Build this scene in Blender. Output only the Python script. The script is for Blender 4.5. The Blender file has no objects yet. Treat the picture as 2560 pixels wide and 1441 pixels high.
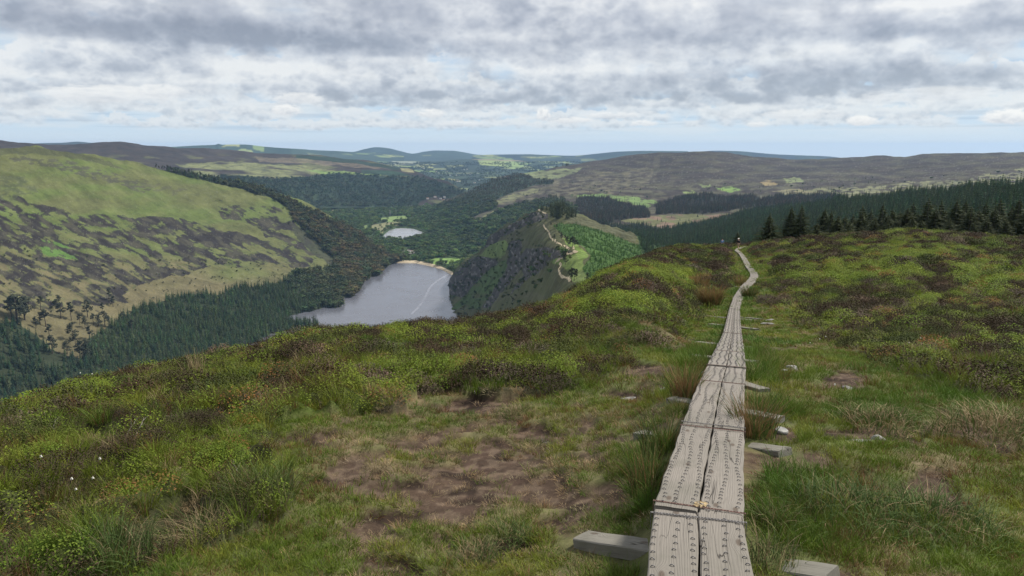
import bpy, bmesh, math, random
import numpy as np
from mathutils import Vector, Matrix

random.seed(7)
RNG = np.random.default_rng(11)
scene = bpy.context.scene
COL = scene.collection

# ------------------------------------------------------------------ camera
FPX = 1828.0                      # focal length in pixels of a 2560 wide frame
PITCH = math.atan((720.5 - 370.0) / FPX)
ST, CT = math.sin(PITCH), math.cos(PITCH)
cam = bpy.data.cameras.new('camera')
cam.sensor_width = 36.0
cam.lens = 36.0 * FPX / 2560.0
cam.clip_start = 0.05
cam.clip_end = 250000.0
cam_ob = bpy.data.objects.new('camera', cam)
COL.objects.link(cam_ob)
cam_ob.location = (0, 0, 0)
cam_ob.rotation_euler = (math.pi / 2 - PITCH, 0, 0)
scene.camera = cam_ob

# ------------------------------------------------------------------ world, sun, exposure
SUN_EL, SUN_AZ = math.radians(50), math.radians(66)      # azimuth clockwise from +Y (view direction)
world = bpy.data.worlds.new('World')
scene.world = world
world.use_nodes = True


class NT:
    """tiny helper to write node trees"""
    def __init__(self, nt):
        self.nt = nt
        nt.nodes.clear()

    def n(self, typ, **kw):
        nd = self.nt.nodes.new(typ)
        for k, v in kw.items():
            setattr(nd, k, v)
        return nd

    def link(self, a, b):
        self.nt.links.new(a, b)

    def val(self, sock, v):
        if hasattr(v, 'is_output') or hasattr(v, 'links'):
            self.nt.links.new(v, sock)
        elif v is not None:
            sock.default_value = v

    def math(self, op, a, b=None, c=None, clamp=False):
        nd = self.n('ShaderNodeMath', operation=op, use_clamp=clamp)
        self.val(nd.inputs[0], a)
        if b is not None: self.val(nd.inputs[1], b)
        if c is not None: self.val(nd.inputs[2], c)
        return nd.outputs[0]

    def smooth(self, x, a, b, lo=0.0, hi=1.0):
        nd = self.n('ShaderNodeMapRange', interpolation_type='SMOOTHSTEP')
        self.val(nd.inputs[0], x)
        for i, v in ((1, a), (2, b), (3, lo), (4, hi)):
            self.val(nd.inputs[i], v)
        return nd.outputs[0]

    def noise(self, vec, scale, detail=5, rough=0.55, dist=0.0, out=0, dims='3D'):
        nd = self.n('ShaderNodeTexNoise', noise_dimensions=dims)
        if vec is not None: self.link(vec, nd.inputs['Vector'])
        nd.inputs['Scale'].default_value = scale
        nd.inputs['Detail'].default_value = detail
        nd.inputs['Roughness'].default_value = rough
        nd.inputs['Distortion'].default_value = dist
        return nd.outputs[out]

    def mix(self, fac, a, b, typ='MIX'):
        nd = self.n('ShaderNodeMix', data_type='RGBA', blend_type=typ)
        self.val(nd.inputs[0], fac)
        self.val(nd.inputs[6], a)
        self.val(nd.inputs[7], b)
        return nd.outputs[2]

    def comb(self, x, y, z=0.0):
        nd = self.n('ShaderNodeCombineXYZ')
        for i, v in enumerate((x, y, z)): self.val(nd.inputs[i], v)
        return nd.outputs[0]

    def ramp(self, fac, stops, interp='LINEAR'):
        nd = self.n('ShaderNodeValToRGB')
        cr = nd.color_ramp
        cr.interpolation = interp
        while len(cr.elements) < len(stops): cr.elements.new(0.5)
        for e, (p, c) in zip(cr.elements, stops):
            e.position = p
            e.color = (c[0], c[1], c[2], 1.0) if len(c) == 3 else c
        self.val(nd.inputs[0], fac)
        return nd.outputs[0]


def sstep(a, b, x):
    t = np.clip((x - a) / (b - a + 1e-12), 0, 1)
    return t * t * (3 - 2 * t)


def _hash(ix, iy, seed):
    h = (ix.astype(np.int64) * 374761393 + iy.astype(np.int64) * 668265263 + seed * 1274126177) & 0xffffffff
    h = ((h ^ (h >> 13)) * 1274126177) & 0xffffffff
    h = (h ^ (h >> 16)) & 0xffffffff
    return h


_GT = {}


def gnoise(x, y, seed=0):
    sd_ = seed % 64
    if sd_ not in _GT:
        a = np.random.default_rng(1000 + sd_).random((256, 256)) * 2 * np.pi
        _GT[sd_] = (np.cos(a).astype(np.float32).ravel(), np.sin(a).astype(np.float32).ravel())
    gc, gs = _GT[sd_]
    x = np.asarray(x, float) + seed * 3.17; y = np.asarray(y, float) - seed * 1.73
    ix = np.floor(x); iy = np.floor(y)
    fx = (x - ix).astype(np.float32); fy = (y - iy).astype(np.float32)
    ix = ix.astype(np.int64) & 255; iy = iy.astype(np.int64) & 255
    ix1 = (ix + 1) & 255; iy1 = (iy + 1) & 255
    ux = fx * fx * fx * (fx * (fx * 6 - 15) + 10); uy = fy * fy * fy * (fy * (fy * 6 - 15) + 10)
    def g(i, j, dx, dy):
        k = i * 256 + j
        return gc[k] * (fx - dx) + gs[k] * (fy - dy)
    a = g(ix, iy, 0, 0); a += (g(ix1, iy, 1, 0) - a) * ux
    b = g(ix, iy1, 0, 1); b += (g(ix1, iy1, 1, 1) - b) * ux
    return (a + (b - a) * uy) * 1.5


def fbm(x, y, octv=4, seed=0, gain=0.5):
    s = 0; a = 1.0; n = 0
    for o in range(octv):
        s = s + a * gnoise(x * 2 ** o + 17.3 * o, y * 2 ** o - 9.1 * o, seed + o)
        n += a; a *= gain
    return s / n


# ------------------------------------------------------------------ cloud picture computed as a function of direction
def sky_rgb(az, el):
    """linear sky radiance for azimuth / elevation in radians (azimuth 0 = view direction)"""
    el = np.maximum(el, 0.0)
    D = np.degrees
    e = D(el); a = D(az)
    def px_(px, py):
        d = np.array([px - 1280.0, FPX * CT - (py - 720.5) * ST, -(py - 720.5) * CT - FPX * ST]); d /= np.linalg.norm(d)
        return math.degrees(math.atan2(d[0], d[1])), math.degrees(math.asin(d[2]))
    def bump(L, sc=1.0):
        s = np.zeros(np.shape(e))
        for px, py, sx, sy, w in L:
            a0, e0 = px_(px, py); kx = 57.3 * sx / FPX; ky = 57.3 * sy / FPX
            s = s + w * np.exp(-((a - a0) / kx) ** 2 - ((e - e0) / ky) ** 2)
        return s * sc
    # clear air: pale near the horizon, bluer above
    t = np.clip(e / 14.0, 0, 1)[..., None] ** 0.7
    col = np.array([.60, .72, .82]) * (1 - t) + np.array([.30, .46, .68]) * t
    # thin high veil
    v = fbm(a / 9.0 + 3, e / 0.8, 5, 501) * 1.0 + fbm(a / 3.2, e / 0.45, 4, 503) * .5
    veil = sstep(-.30, .38, v) * sstep(0.2, 1.8, e) * .85
    veil = np.maximum(veil, sstep(1.4, .2, e) * .35)
    col = col * (1 - veil[..., None]) + np.array([.66, .72, .77]) * veil[..., None]
    # grey-blue bars low down
    bar = sstep(.06, .30, fbm(a / 12.0, e / .42, 4, 507)) * sstep(.7, 1.6, e) * sstep(5.0, 3.0, e) * .45
    col = col * (1 - bar[..., None]) + np.array([.36, .46, .60]) * bar[..., None]
    masses = bump([(200, 60, 380, 46, .9), (800, 105, 340, 40, 1.1), (1120, 30, 330, 36, .4), (1080, 240, 330, 26, .9), (2080, 205, 440, 32, 1.2),
                   (2420, 70, 280, 20, .9), (1700, 60, 380, 36, .35), (100, 228, 170, 22, .45), (1750, 252, 420, 14, .8), (950, 262, 200, 12, .4), (1500, 100, 240, 22, .3)])
    light = bump([(2320, 8, 240, 12, .8), (690, 170, 170, 18, 1.0), (290, 240, 150, 18, .9), (1420, 175, 260, 12, .6), (170, 108, 170, 10, .6), (1000, 150, 200, 10, .5),
                  (2380, 250, 330, 12, .7), (560, 205, 260, 10, .4), (1260, 92, 200, 14, .45), (2150, 118, 260, 14, .45), (130, 190, 200, 10, .3)])
    def put_(col, m, c): return col * (1 - m[..., None]) + c * m[..., None]
    def tone(s):
        """0 bright sunlit cloud ... 1 dark base"""
        xs = [0, .25, .5, .75, 1.0]
        R = np.interp(s, xs, [.84, .665, .495, .355, .255]); G = np.interp(s, xs, [.835, .68, .52, .385, .285]); B = np.interp(s, xs, [.82, .71, .575, .45, .35])
        return np.stack([R, G, B], -1)
    # rows of cloud, far (low) to near (high); each has a soft level base and a lumpy lit top
    levels = [1.5, 2.0, 2.5, 3.0, 3.6, 4.2, 4.9, 6.0, 7.3, 8.8, 10.6, 12.8, 15.6, 19, 23.5, 29, 36, 46, 60]
    for k, ek in enumerate(levels):
        S = ek * 0.62                                    # size of a lump in degrees
        sd = 520 + k * 7
        wob = fbm(a / (S * 7), e * 0 + k, 3, sd) * ek * .22
        base = ek + wob
        occ = fbm(a / (S * 5.5) + 11 * k, e * 0 + 2.7 * k, 3, sd + 1)
        low = ek < 3.4
        near = sstep(3.0, 5.5, ek)
        thick = S * (0.75 + 1.3 * near) * (1 + 1.3 * fbm(a / (S * 2.6), e * 0 + k * 3.1, 3, sd + 2))
        thick = np.maximum(thick, S * .12)
        occm = sstep((-.22 if low else -.22), (-.04 if low else -.04), occ + masses * .25)
        wx = fbm(a / (S * .9), e / (S * .55), 6, sd + 3, .54)
        lump = 1 - np.abs(fbm(a / (S * 1.15), e / (S * .75), 5, sd + 4, .6)) * 2.2
        v_ = (e - base) / thick
        vv = v_ + wx * .42
        top = .82 + (lump - .55) * .50
        edge_b = sstep(-.20, .12, vv)
        edge_t = sstep(.0, .10 + .05 * near, top - vv)
        m = edge_b * edge_t * occm * np.clip(thick / (S * .3), 0, 1)
        rim = np.clip(1 - (top - vv) / .55, 0, 1)
        sh = .62 - .50 * np.clip(v_, 0, 1) - .42 * rim ** 2 - (lump - .5) * .42 + wx * .44 + fbm(a / (S * .35), e / (S * .25), 4, sd + 5, .6) * .14
        sh = sh - .09 + masses * .36 - light * .45 - .10 * (ek < 3.4)
        sh = (sh - .42) * 1.28 + .40 - .05 * near
        c = tone(np.clip(sh, 0, 1))
        farb = float(np.clip(1 - ek / 9.0, 0, 1)) * .45
        c = c * (1 - farb) + np.array([.52, .60, .69]) * farb + 0
        m = m * (.78 if low else .93)
        col = put_(col, m, c)
    # bright little cumulus floating over the horizon
    for px, py, sx, sy, w in ((2155, 306, 30, 12, 1), (2530, 297, 48, 17, 1), (1358, 291, 16, 17, 1), (1430, 303, 46, 8, .8), (1078, 287, 30, 11, .9), (716, 279, 30, 14, .95), (1893, 314, 22, 7, .7), (1608, 311, 30, 8, .8),
                              (1150, 312, 50, 7, .5), (270, 240, 110, 20, .75), (400, 232, 50, 16, .7), (1530, 291, 60, 8, .6), (2000, 290, 80, 13, .5), (745, 250, 50, 14, .7), (2330, 240, 120, 16, .5)):
        a0, e0 = px_(px, py); kx = 57.3 * sx / FPX; ky = 57.3 * sy / FPX
        r2 = ((a - a0) / kx) ** 2 + ((e - e0) / (ky * np.where(e < e0, .6, 1.0))) ** 2
        if np.ndim(r2) and r2.min() > 9: continue
        n = fbm((a - a0) / (kx * .9) + px, (e - e0) / (ky * .9), 5, 640, .6)
        b = 1 - np.abs(n) * 1.6
        m = sstep(.30, .62, np.exp(-r2 * .9) + (b - .55) * .42 + n * .25) * w * (r2 < 9)
        s_ = np.clip(.28 - (e - e0) / ky * .22 - (b - .5) * .35, 0, 1)
        col = put_(col, m, tone(s_) * 1.03)
    return np.clip(col, 0, 1.2)


EXPOSURE = 0.97


def sky_image(name, az0, az1, el1, w, h):
    A, E = np.meshgrid(np.linspace(az0, az1, w), np.linspace(0, el1, h))
    c = sky_rgb(A, E) * 1.13 / 2 ** EXPOSURE
    im = bpy.data.images.new(name, w, h, alpha=True, float_buffer=True)
    im.colorspace_settings.name = 'Non-Color'
    px = np.ones((h, w, 4), np.float32); px[..., :3] = c
    # alpha stores how clear the air is, for the sky texture behind
    px[..., 3] = 1.0
    im.pixels.foreach_set(px.ravel())
    im.update()
    return im


def build_world():
    t = NT(world.node_tree)
    tc = t.n('ShaderNodeTexCoord')
    sep = t.n('ShaderNodeSeparateXYZ')
    t.link(tc.outputs['Generated'], sep.inputs[0])
    x, y, z = sep.outputs
    az = t.math('ARCTAN2', x, y)
    el = t.math('ARCSINE', t.math('MINIMUM', t.math('MAXIMUM', z, 0.0), 1.0))
    W = math.radians(50); H = math.radians(15.5)
    def tex(im, u, v):
        nd = t.n('ShaderNodeTexImage'); nd.image = im; nd.extension = 'EXTEND'; nd.interpolation = 'Linear'
        t.link(t.comb(u, v, 0.0), nd.inputs[0])
        return nd.outputs[0]
    near = tex(sky_image('clouds_ahead', -W, W, H, 1600, 280), t.math('MULTIPLY_ADD', az, 0.5 / W, 0.5), t.math('DIVIDE', el, H))
    allr = tex(sky_image('clouds_around', -math.pi, math.pi, math.pi / 2, 480, 120), t.math('MULTIPLY_ADD', az, 0.5 / math.pi, 0.5), t.math('DIVIDE', el, math.pi / 2))
    k = t.math('MULTIPLY', t.smooth(t.math('ABSOLUTE', az), W * .9, W * .99, 1.0, 0.0), t.smooth(el, H * .85, H * .99, 1.0, 0.0))
    clouds = t.mix(k, allr, near)
    sky = t.n('ShaderNodeTexSky', sky_type='NISHITA')
    sky.sun_disc = False
    sky.sun_elevation = SUN_EL
    sky.sun_rotation = SUN_AZ
    sky.altitude = 500
    sky.dust_density = 0.4
    skyc = t.mix(1.0, sky.outputs[0], (0.06, 0.06, 0.06, 1), 'MULTIPLY')
    col = t.mix(0.90, skyc, clouds)
    bg = t.n('ShaderNodeBackground')
    t.link(col, bg.inputs[0])
    bg.inputs[1].default_value = 1.0
    out = t.n('ShaderNodeOutputWorld')
    t.link(bg.outputs[0], out.inputs[0])


build_world()
world.cycles.sampling_method = 'MANUAL'
world.cycles.sample_map_resolution = 512

sun = bpy.data.lights.new('sun', 'SUN')
sun.energy = 2.8
sun.angle = math.radians(8)
sun.color = (1.0, 0.94, 0.83)
sun_ob = bpy.data.objects.new('sun', sun)
COL.objects.link(sun_ob)
sd = Vector((math.sin(SUN_AZ) * math.cos(SUN_EL), math.cos(SUN_AZ) * math.cos(SUN_EL), math.sin(SUN_EL)))
sun_ob.rotation_euler = sd.to_track_quat('Z', 'Y').to_euler()

vs = scene.view_settings
vs.view_transform = 'Standard'
vs.look = 'None'
vs.gamma = 1.0
vs.exposure = EXPOSURE
vs.use_curve_mapping = False
scene.render.engine = 'CYCLES'
cy = scene.cycles
cy.use_denoising = True
cy.max_bounces = 6
cy.diffuse_bounces = 2
cy.glossy_bounces = 2
cy.transmission_bounces = 2
cy.transparent_max_bounces = 4
cy.volume_bounces = 0

# ------------------------------------------------------------------ helpers
def ray_t(px, py):
    """pixel -> (unit ground direction x, y, tangent of the depression)"""
    X = (px - 1280.0) / FPX; V = (py - 720.5) / FPX
    Y = CT - V * ST; Z = -V * CT - ST
    h = np.sqrt(X * X + Y * Y)
    return X / h, Y / h, -Z / h


def at(px, py, r):
    """world point seen at a pixel, r = horizontal distance (negative r = height instead)"""
    dx, dy, t = ray_t(px, py)
    if r < 0: r = -r / t
    return np.array([dx * r, dy * r, -t * r])


def proj(x, y, z):
    dep = y * CT - z * ST
    dep = np.where(np.abs(dep) < 1e-6, 1e-6, dep)
    px = 1280.0 + FPX * x / dep
    py = 720.5 - FPX * (y * ST + z * CT) / dep
    return px, py


def pchip(xs, ys, x):
    xs = np.asarray(xs, float); ys = np.asarray(ys, float)
    h = np.diff(xs); d = np.diff(ys) / h
    m = np.zeros_like(ys)
    if len(xs) > 2:
        for i in range(1, len(xs) - 1):
            if d[i - 1] * d[i] > 0:
                w1 = 2 * h[i] + h[i - 1]; w2 = h[i] + 2 * h[i - 1]
                m[i] = (w1 + w2) / (w1 / d[i - 1] + w2 / d[i])
    m[0] = d[0]; m[-1] = d[-1]
    x = np.clip(x, xs[0], xs[-1])
    i = np.clip(np.searchsorted(xs, x) - 1, 0, len(xs) - 2)
    t = (x - xs[i]) / h[i]
    return ((1 + 2 * t) * (1 - t) ** 2 * ys[i] + t * (1 - t) ** 2 * h[i] * m[i]
            + t * t * (3 - 2 * t) * ys[i + 1] + t * t * (t - 1) * h[i] * m[i + 1])


def inpoly(px, py, poly):
    px = np.asarray(px); py = np.asarray(py)
    res = np.zeros(px.shape, bool)
    n = len(poly)
    for i in range(n):
        x0, y0 = poly[i]; x1, y1 = poly[(i + 1) % n]
        if y0 == y1: continue
        c = ((y0 > py) != (y1 > py)) & (px < (x1 - x0) * (py - y0) / (y1 - y0) + x0)
        res ^= c
    return res


def tag(o, label=None, cat=None, group=None, kind=None):
    if label: o['label'] = label
    if cat: o['category'] = cat
    if group: o['group'] = group
    if kind: o['kind'] = kind
    return o


def mesh_obj(name, me, mat=None, parent=None):
    o = bpy.data.objects.new(name, me)
    if mat is not None and not me.materials:
        for m in (mat if isinstance(mat, (list, tuple)) else [mat]): me.materials.append(m)
    COL.objects.link(o)
    if parent is not None: o.parent = parent
    return o


def empty(name, loc=(0, 0, 0), rz=0.0):
    o = bpy.data.objects.new(name, None)
    o.location = loc; o.rotation_euler = (0, 0, rz)
    o.empty_display_size = 0.3
    COL.objects.link(o)
    return o


def grid_mesh(name, V, col=None, smooth=True, uv=None):
    """V: (n, m, 3) vertex grid"""
    n, m = V.shape[:2]
    idx = np.arange(n * m).reshape(n, m)
    q = np.stack([idx[:-1, :-1], idx[:-1, 1:], idx[1:, 1:], idx[1:, :-1]], -1).reshape(-1, 4)
    me = bpy.data.meshes.new(name)
    me.vertices.add(n * m)
    me.vertices.foreach_set('co', V.reshape(-1).astype(np.float32))
    me.loops.add(q.size)
    me.loops.foreach_set('vertex_index', q.reshape(-1).astype(np.int32))
    me.polygons.add(len(q))
    me.polygons.foreach_set('loop_start', (np.arange(len(q)) * 4).astype(np.int32))
    me.polygons.foreach_set('use_smooth', np.full(len(q), smooth))
    me.update(calc_edges=True)
    if col is not None:
        a = me.attributes.new('tone', 'FLOAT_COLOR', 'POINT')
        c = np.ones((n * m, 4), np.float32); c[:, :3] = np.clip(col.reshape(-1, 3), 0, 1)
        a.data.foreach_set('color', c.reshape(-1))
    return me


def raw_mesh(name, verts, faces, smooth=False, matidx=None):
    me = bpy.data.meshes.new(name)
    me.from_pydata([tuple(v) for v in verts], [], [tuple(f) for f in faces])
    if smooth: me.polygons.foreach_set('use_smooth', [True] * len(me.polygons))
    if matidx is not None: me.polygons.foreach_set('material_index', matidx)
    me.update()
    return me


# ------------------------------------------------------------------ materials
def mat_terrain(name, nscale=0.02, bump=1.0, amount=0.35, rough=0.95, bscale=None):
    m = bpy.data.materials.new(name); m.use_nodes = True
    t = NT(m.node_tree)
    tc = t.n('ShaderNodeTexCoord')
    at_ = t.n('ShaderNodeAttribute', attribute_name='tone')
    n1 = t.noise(tc.outputs['Object'], nscale, 8, 0.65)
    n2 = t.noise(tc.outputs['Object'], nscale * 7, 6, 0.7)
    f = t.math('ADD', t.math('MULTIPLY', n1, 0.6), t.math('MULTIPLY', n2, 0.4))
    k = t.smooth(f, 0.34, 0.66, 1 - amount, 1 + amount)
    c = t.n('ShaderNodeVectorMath', operation='SCALE')
    t.link(at_.outputs['Color'], c.inputs[0]); t.link(k, c.inputs['Scale'])
    bs = t.n('ShaderNodeBsdfPrincipled')
    t.link(c.outputs[0], bs.inputs['Base Color'])
    bs.inputs['Roughness'].default_value = rough
    bs.inputs['Specular IOR Level'].default_value = 0.12
    if bump:
        b = t.n('ShaderNodeBump')
        b.inputs['Strength'].default_value = 0.7
        b.inputs['Distance'].default_value = bump
        t.link(f, b.inputs['Height']); t.link(b.outputs[0], bs.inputs['Normal'])
    o = t.n('ShaderNodeOutputMaterial'); t.link(bs.outputs[0], o.inputs[0])
    return m


def mat_leaf(name, base, base2=None, inst=False, trans=0.25, var=0.35, rough=0.75):
    """foliage: colour varies per plant; instanced plants also carry their own tint"""
    m = bpy.data.materials.new(name); m.use_nodes = True
    t = NT(m.node_tree)
    oi = t.n('ShaderNodeObjectInfo')
    tc = t.n('ShaderNodeTexCoord')
    n = t.noise(tc.outputs['Object'], 9.0 if inst else 2.5, 3, 0.6)
    fac = t.math('ADD', t.math('MULTIPLY', oi.outputs['Random'], 0.6), t.math('MULTIPLY', n, 0.4))
    c = t.mix(fac, (*base, 1), (*(base2 or base), 1))
    k = t.smooth(n, 0.3, 0.7, 1 - var, 1 + var)
    sc = t.n('ShaderNodeVectorMath', operation='SCALE')
    t.link(c, sc.inputs[0]); t.link(k, sc.inputs['Scale'])
    c = sc.outputs[0]
    if inst:
        a = t.n('ShaderNodeAttribute', attribute_name='tint', attribute_type='INSTANCER')
        mu = t.n('ShaderNodeVectorMath', operation='MULTIPLY')
        t.link(c, mu.inputs[0]); t.link(a.outputs['Vector'], mu.inputs[1]); c = mu.outputs[0]
    bs = t.n('ShaderNodeBsdfPrincipled')
    t.link(c, bs.inputs['Base Color'])
    bs.inputs['Roughness'].default_value = rough
    bs.inputs['Specular IOR Level'].default_value = 0.2
    sh = bs.outputs[0]
    if trans > 0:
        tr = t.n('ShaderNodeBsdfTranslucent'); t.link(c, tr.inputs[0])
        ms = t.n('ShaderNodeMixShader'); ms.inputs[0].default_value = trans
        t.link(sh, ms.inputs[1]); t.link(tr.outputs[0], ms.inputs[2]); sh = ms.outputs[0]
    o = t.n('ShaderNodeOutputMaterial'); t.link(sh, o.inputs[0])
    return m


def mat_plain(name, col, rough=0.8, metal=0.0, nscale=8.0, amount=0.2, bump=0.0, spec=0.3):
    m = bpy.data.materials.new(name); m.use_nodes = True
    t = NT(m.node_tree)
    tc = t.n('ShaderNodeTexCoord')
    n = t.noise(tc.outputs['Object'], nscale, 6, 0.6)
    k = t.smooth(n, 0.3, 0.7, 1 - amount, 1 + amount)
    sc = t.n('ShaderNodeVectorMath', operation='SCALE')
    sc.inputs[0].default_value = col; t.link(k, sc.inputs['Scale'])
    bs = t.n('ShaderNodeBsdfPrincipled')
    t.link(sc.outputs[0], bs.inputs['Base Color'])
    bs.inputs['Roughness'].default_value = rough
    bs.inputs['Metallic'].default_value = metal
    bs.inputs['Specular IOR Level'].default_value = spec
    if bump:
        b = t.n('ShaderNodeBump'); b.inputs['Distance'].default_value = bump; b.inputs['Strength'].default_value = 0.8
        t.link(n, b.inputs['Height']); t.link(b.outputs[0], bs.inputs['Normal'])
    o = t.n('ShaderNodeOutputMaterial'); t.link(bs.outputs[0], o.inputs[0])
    return m
# ------------------------------------------------------------------ the far land: lofted hills
class Patch:
    """a hill lofted between curves (front to ridge), each a list of (column, row, distance)"""
    def __init__(self, name, x0, x1, nx, nv, curves, relief=0.0, rscale=100.0, back=(300, 120), seed=1, rockiness=0.0,
                 vpow=1.0, octv=5):
        self.name = name
        px = np.linspace(x0, x1, nx)
        rows = []
        for c in curves:
            cx = [p[0] for p in c]; cyy = [p[1] for p in c]
            cr = []
            for p in c:
                dx, dy, t = ray_t(p[0], p[1])
                cr.append(math.log(p[2] if p[2] > 0 else -p[2] / t))
            rows.append((pchip(cx, cyy, px), pchip(cx, cr, px)))
        k = len(rows)
        v = np.linspace(0, 1, nv) ** vpow * (k - 1)
        PY = np.zeros((nv, nx)); LR = np.zeros((nv, nx))
        Y = np.array([r[0] for r in rows]); R = np.array([r[1] for r in rows])
        i = np.clip(v.astype(int), 0, k - 2); f = (v - i)[:, None]
        # catmull-rom between curves, clamped so rows never cross
        def cr_(A):
            a0 = A[np.clip(i - 1, 0, k - 1)]; a1 = A[i]; a2 = A[i + 1]; a3 = A[np.clip(i + 2, 0, k - 1)]
            s = 0.5 * (2 * a1 + (a2 - a0) * f + (2 * a0 - 5 * a1 + 4 * a2 - a3) * f ** 2 + (3 * a1 - a0 - 3 * a2 + a3) * f ** 3)
            return 0.5 * s + 0.5 * (a1 * (1 - f) + a2 * f)
        PY = cr_(Y); LR = cr_(R)
        PX = np.broadcast_to(px, PY.shape)
        dx, dy, t = ray_t(PX, PY)
        r = np.exp(LR)
        X, Yw, Z = dx * r, dy * r, -t * r
        e = fbm(X / rscale, Yw / rscale, octv, seed)
        edge = np.minimum(1, np.linspace(0, 1, nv)[:, None] * 12)
        rid = np.abs(fbm(X / rscale * 1.7 + 9, Yw / rscale * 1.7, 4, seed + 40))
        Z = Z + relief * e * edge + relief * 0.8 * rockiness * (rid - 0.25) * edge
        # back side of the ridge
        bz = []
        for q in (0.12, 0.45, 1.0):
            rr = r[-1] + back[0] * q
            bz.append((dx[-1] * rr, dy[-1] * rr, Z[-1] - back[1] * q ** 1.6))
        self.n_front = nv
        self.X = np.vstack([X] + [b[0] for b in bz]); self.Y = np.vstack([Yw] + [b[1] for b in bz]); self.Z = np.vstack([Z] + [b[2] for b in bz])
        self.R = np.hypot(self.X, self.Y)
        self.PX, self.PY = proj(self.X, self.Y, self.Z)

    def build(self, col, mat, label=None):
        V = np.stack([self.X, self.Y, self.Z], -1)
        me = grid_mesh(self.name, V, col)
        me.flip_normals() if False else None
        o = mesh_obj(self.name, me, mat)
        o['kind'] = 'structure'
        if label: o['label'] = label
        self.obj = o
        return o

    def locate(self, px, py):
        d = (self.PX[:self.n_front] - px) ** 2 + (self.PY[:self.n_front] - py) ** 2
        i = np.unravel_index(np.argmin(d), d.shape)
        return np.array([self.X[i], self.Y[i], self.Z[i]])

    def sample(self, n, maskfn, rng, lastrows=0):
        """n random surface points (by area) whose pixel passes maskfn"""
        nv = self.n_front
        X, Y, Z = self.X[:nv], self.Y[:nv], self.Z[:nv]
        ax = (X[:-1, 1:] - X[:-1, :-1]); ay = (Y[:-1, 1:] - Y[:-1, :-1])
        bx = (X[1:, :-1] - X[:-1, :-1]); by = (Y[1:, :-1] - Y[:-1, :-1])
        A = np.abs(ax * by - ay * bx) + 1e-9
        cx = 0.25 * (self.PX[:nv][:-1, :-1] + self.PX[:nv][1:, :-1] + self.PX[:nv][:-1, 1:] + self.PX[:nv][1:, 1:])
        cyy = 0.25 * (self.PY[:nv][:-1, :-1] + self.PY[:nv][1:, :-1] + self.PY[:nv][:-1, 1:] + self.PY[:nv][1:, 1:])
        M = maskfn(cx, cyy, self) if maskfn else np.ones_like(A)
        W = (A * M).reshape(-1)
        tot = W.sum()
        if tot <= 0: return np.zeros((0, 3)), 0
        idx = rng.choice(len(W), n, p=W / tot)
        i, j = np.unravel_index(idx, A.shape)
        u = rng.random(n)[:, None]; v = rng.random(n)[:, None]
        P = np.stack([X, Y, Z], -1)
        p = (P[i, j] * (1 - u) + P[i, j + 1] * u) * (1 - v) + (P[i + 1, j] * (1 - u) + P[i + 1, j + 1] * u) * v
        return p, tot


def C(*rgb): return np.array(rgb, float)

def lay(col, m, c):
    """blend colour c over col with mask m (0..1)"""
    m = np.asarray(m, float)[..., None]
    return col * (1 - m) + np.asarray(c, float) * m

def soft(PX, PY, poly, wob=10, sc=40, seed=3, stretch=1.0):
    """polygon mask with a ragged edge"""
    wx = fbm(PX / sc, PY / sc * stretch, 4, seed) * wob * 2
    wy = fbm(PX / sc + 50, PY / sc * stretch, 4, seed + 9) * wob
    return inpoly(PX + wx, PY + wy, poly).astype(float)

def full(P, c): return np.broadcast_to(np.asarray(c, float), P.X.shape + (3,)).copy()

LAKE_Z = -340.0
FLOOR_Z = -337.0
# palette (albedos)
GREEN_TURF = C(.125, .175, .040); OLIVE = C(.125, .135, .052); TAN = C(.165, .135, .085); BRACKEN = C(.055, .095, .026)
HEATHER = C(.034, .027, .023); HEATHER_DK = C(.023, .020, .019); HEATHER_MID = C(.045, .036, .029); ROCK = C(.058, .055, .052)
FOREST = C(.028, .044, .024); FIELD = C(.16, .23, .06); PALE = C(.26, .24, .15)

mt_far = mat_terrain('distant_moor', 0.0022, 25.0, 0.30)
mt_mid = mat_terrain('moorland', 0.012, 5.0, 0.42)
mt_near = mat_terrain('hill_turf', 0.03, 2.2, 0.30)

# --- sea sheet, curving with the earth, out beyond the horizon
az = np.radians(np.linspace(-60, 60, 121)); rr = np.concatenate([np.linspace(2500, 12000, 30), np.geomspace(13000, 20000, 20)])
A, Rr = np.meshgrid(az, rr)
V = np.stack([np.sin(A) * Rr, np.cos(A) * Rr, -482.0 - Rr ** 2 / (2 * 6.371e6)], -1)
m_sea = mat_plain('sea_water', (.05, .09, .14), rough=0.35, nscale=0.0005, amount=0.1, spec=0.5)
o = mesh_obj('sea', grid_mesh('sea', V), m_sea); o['kind'] = 'structure'
o['label'] = 'pale blue sea on the horizon'

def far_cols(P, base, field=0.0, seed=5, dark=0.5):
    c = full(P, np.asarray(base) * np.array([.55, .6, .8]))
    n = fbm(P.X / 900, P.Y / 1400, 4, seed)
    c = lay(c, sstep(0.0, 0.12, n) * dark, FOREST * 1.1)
    if field:
        # fields between hedges: cells of a skewed lattice, each with its own green
        gx = (P.X + 0.3 * P.Y) / 260 + fbm(P.X / 900, P.Y / 900, 2, seed + 3) * 1.2
        gy = (P.Y - 0.2 * P.X) / 520 + fbm(P.X / 900, P.Y / 900, 2, seed + 4) * 1.2
        h = _hash(np.floor(gx), np.floor(gy), seed) / 4294967296.0
        edge = np.minimum(np.minimum(gx % 1, 1 - gx % 1), np.minimum(gy % 1, 1 - gy % 1))
        f = (h > 1 - field) * (edge > 0.08) * sstep(-0.1, 0.1, fbm(P.X / 2200, P.Y / 3000, 3, seed + 7) + 0.03)
        fc = C(.13, .19, .06) + (h[..., None] * 7 % 1) * C(.10, .05, .04)
        c = c * (1 - f[..., None]) + fc * f[..., None]
    return c

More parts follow.
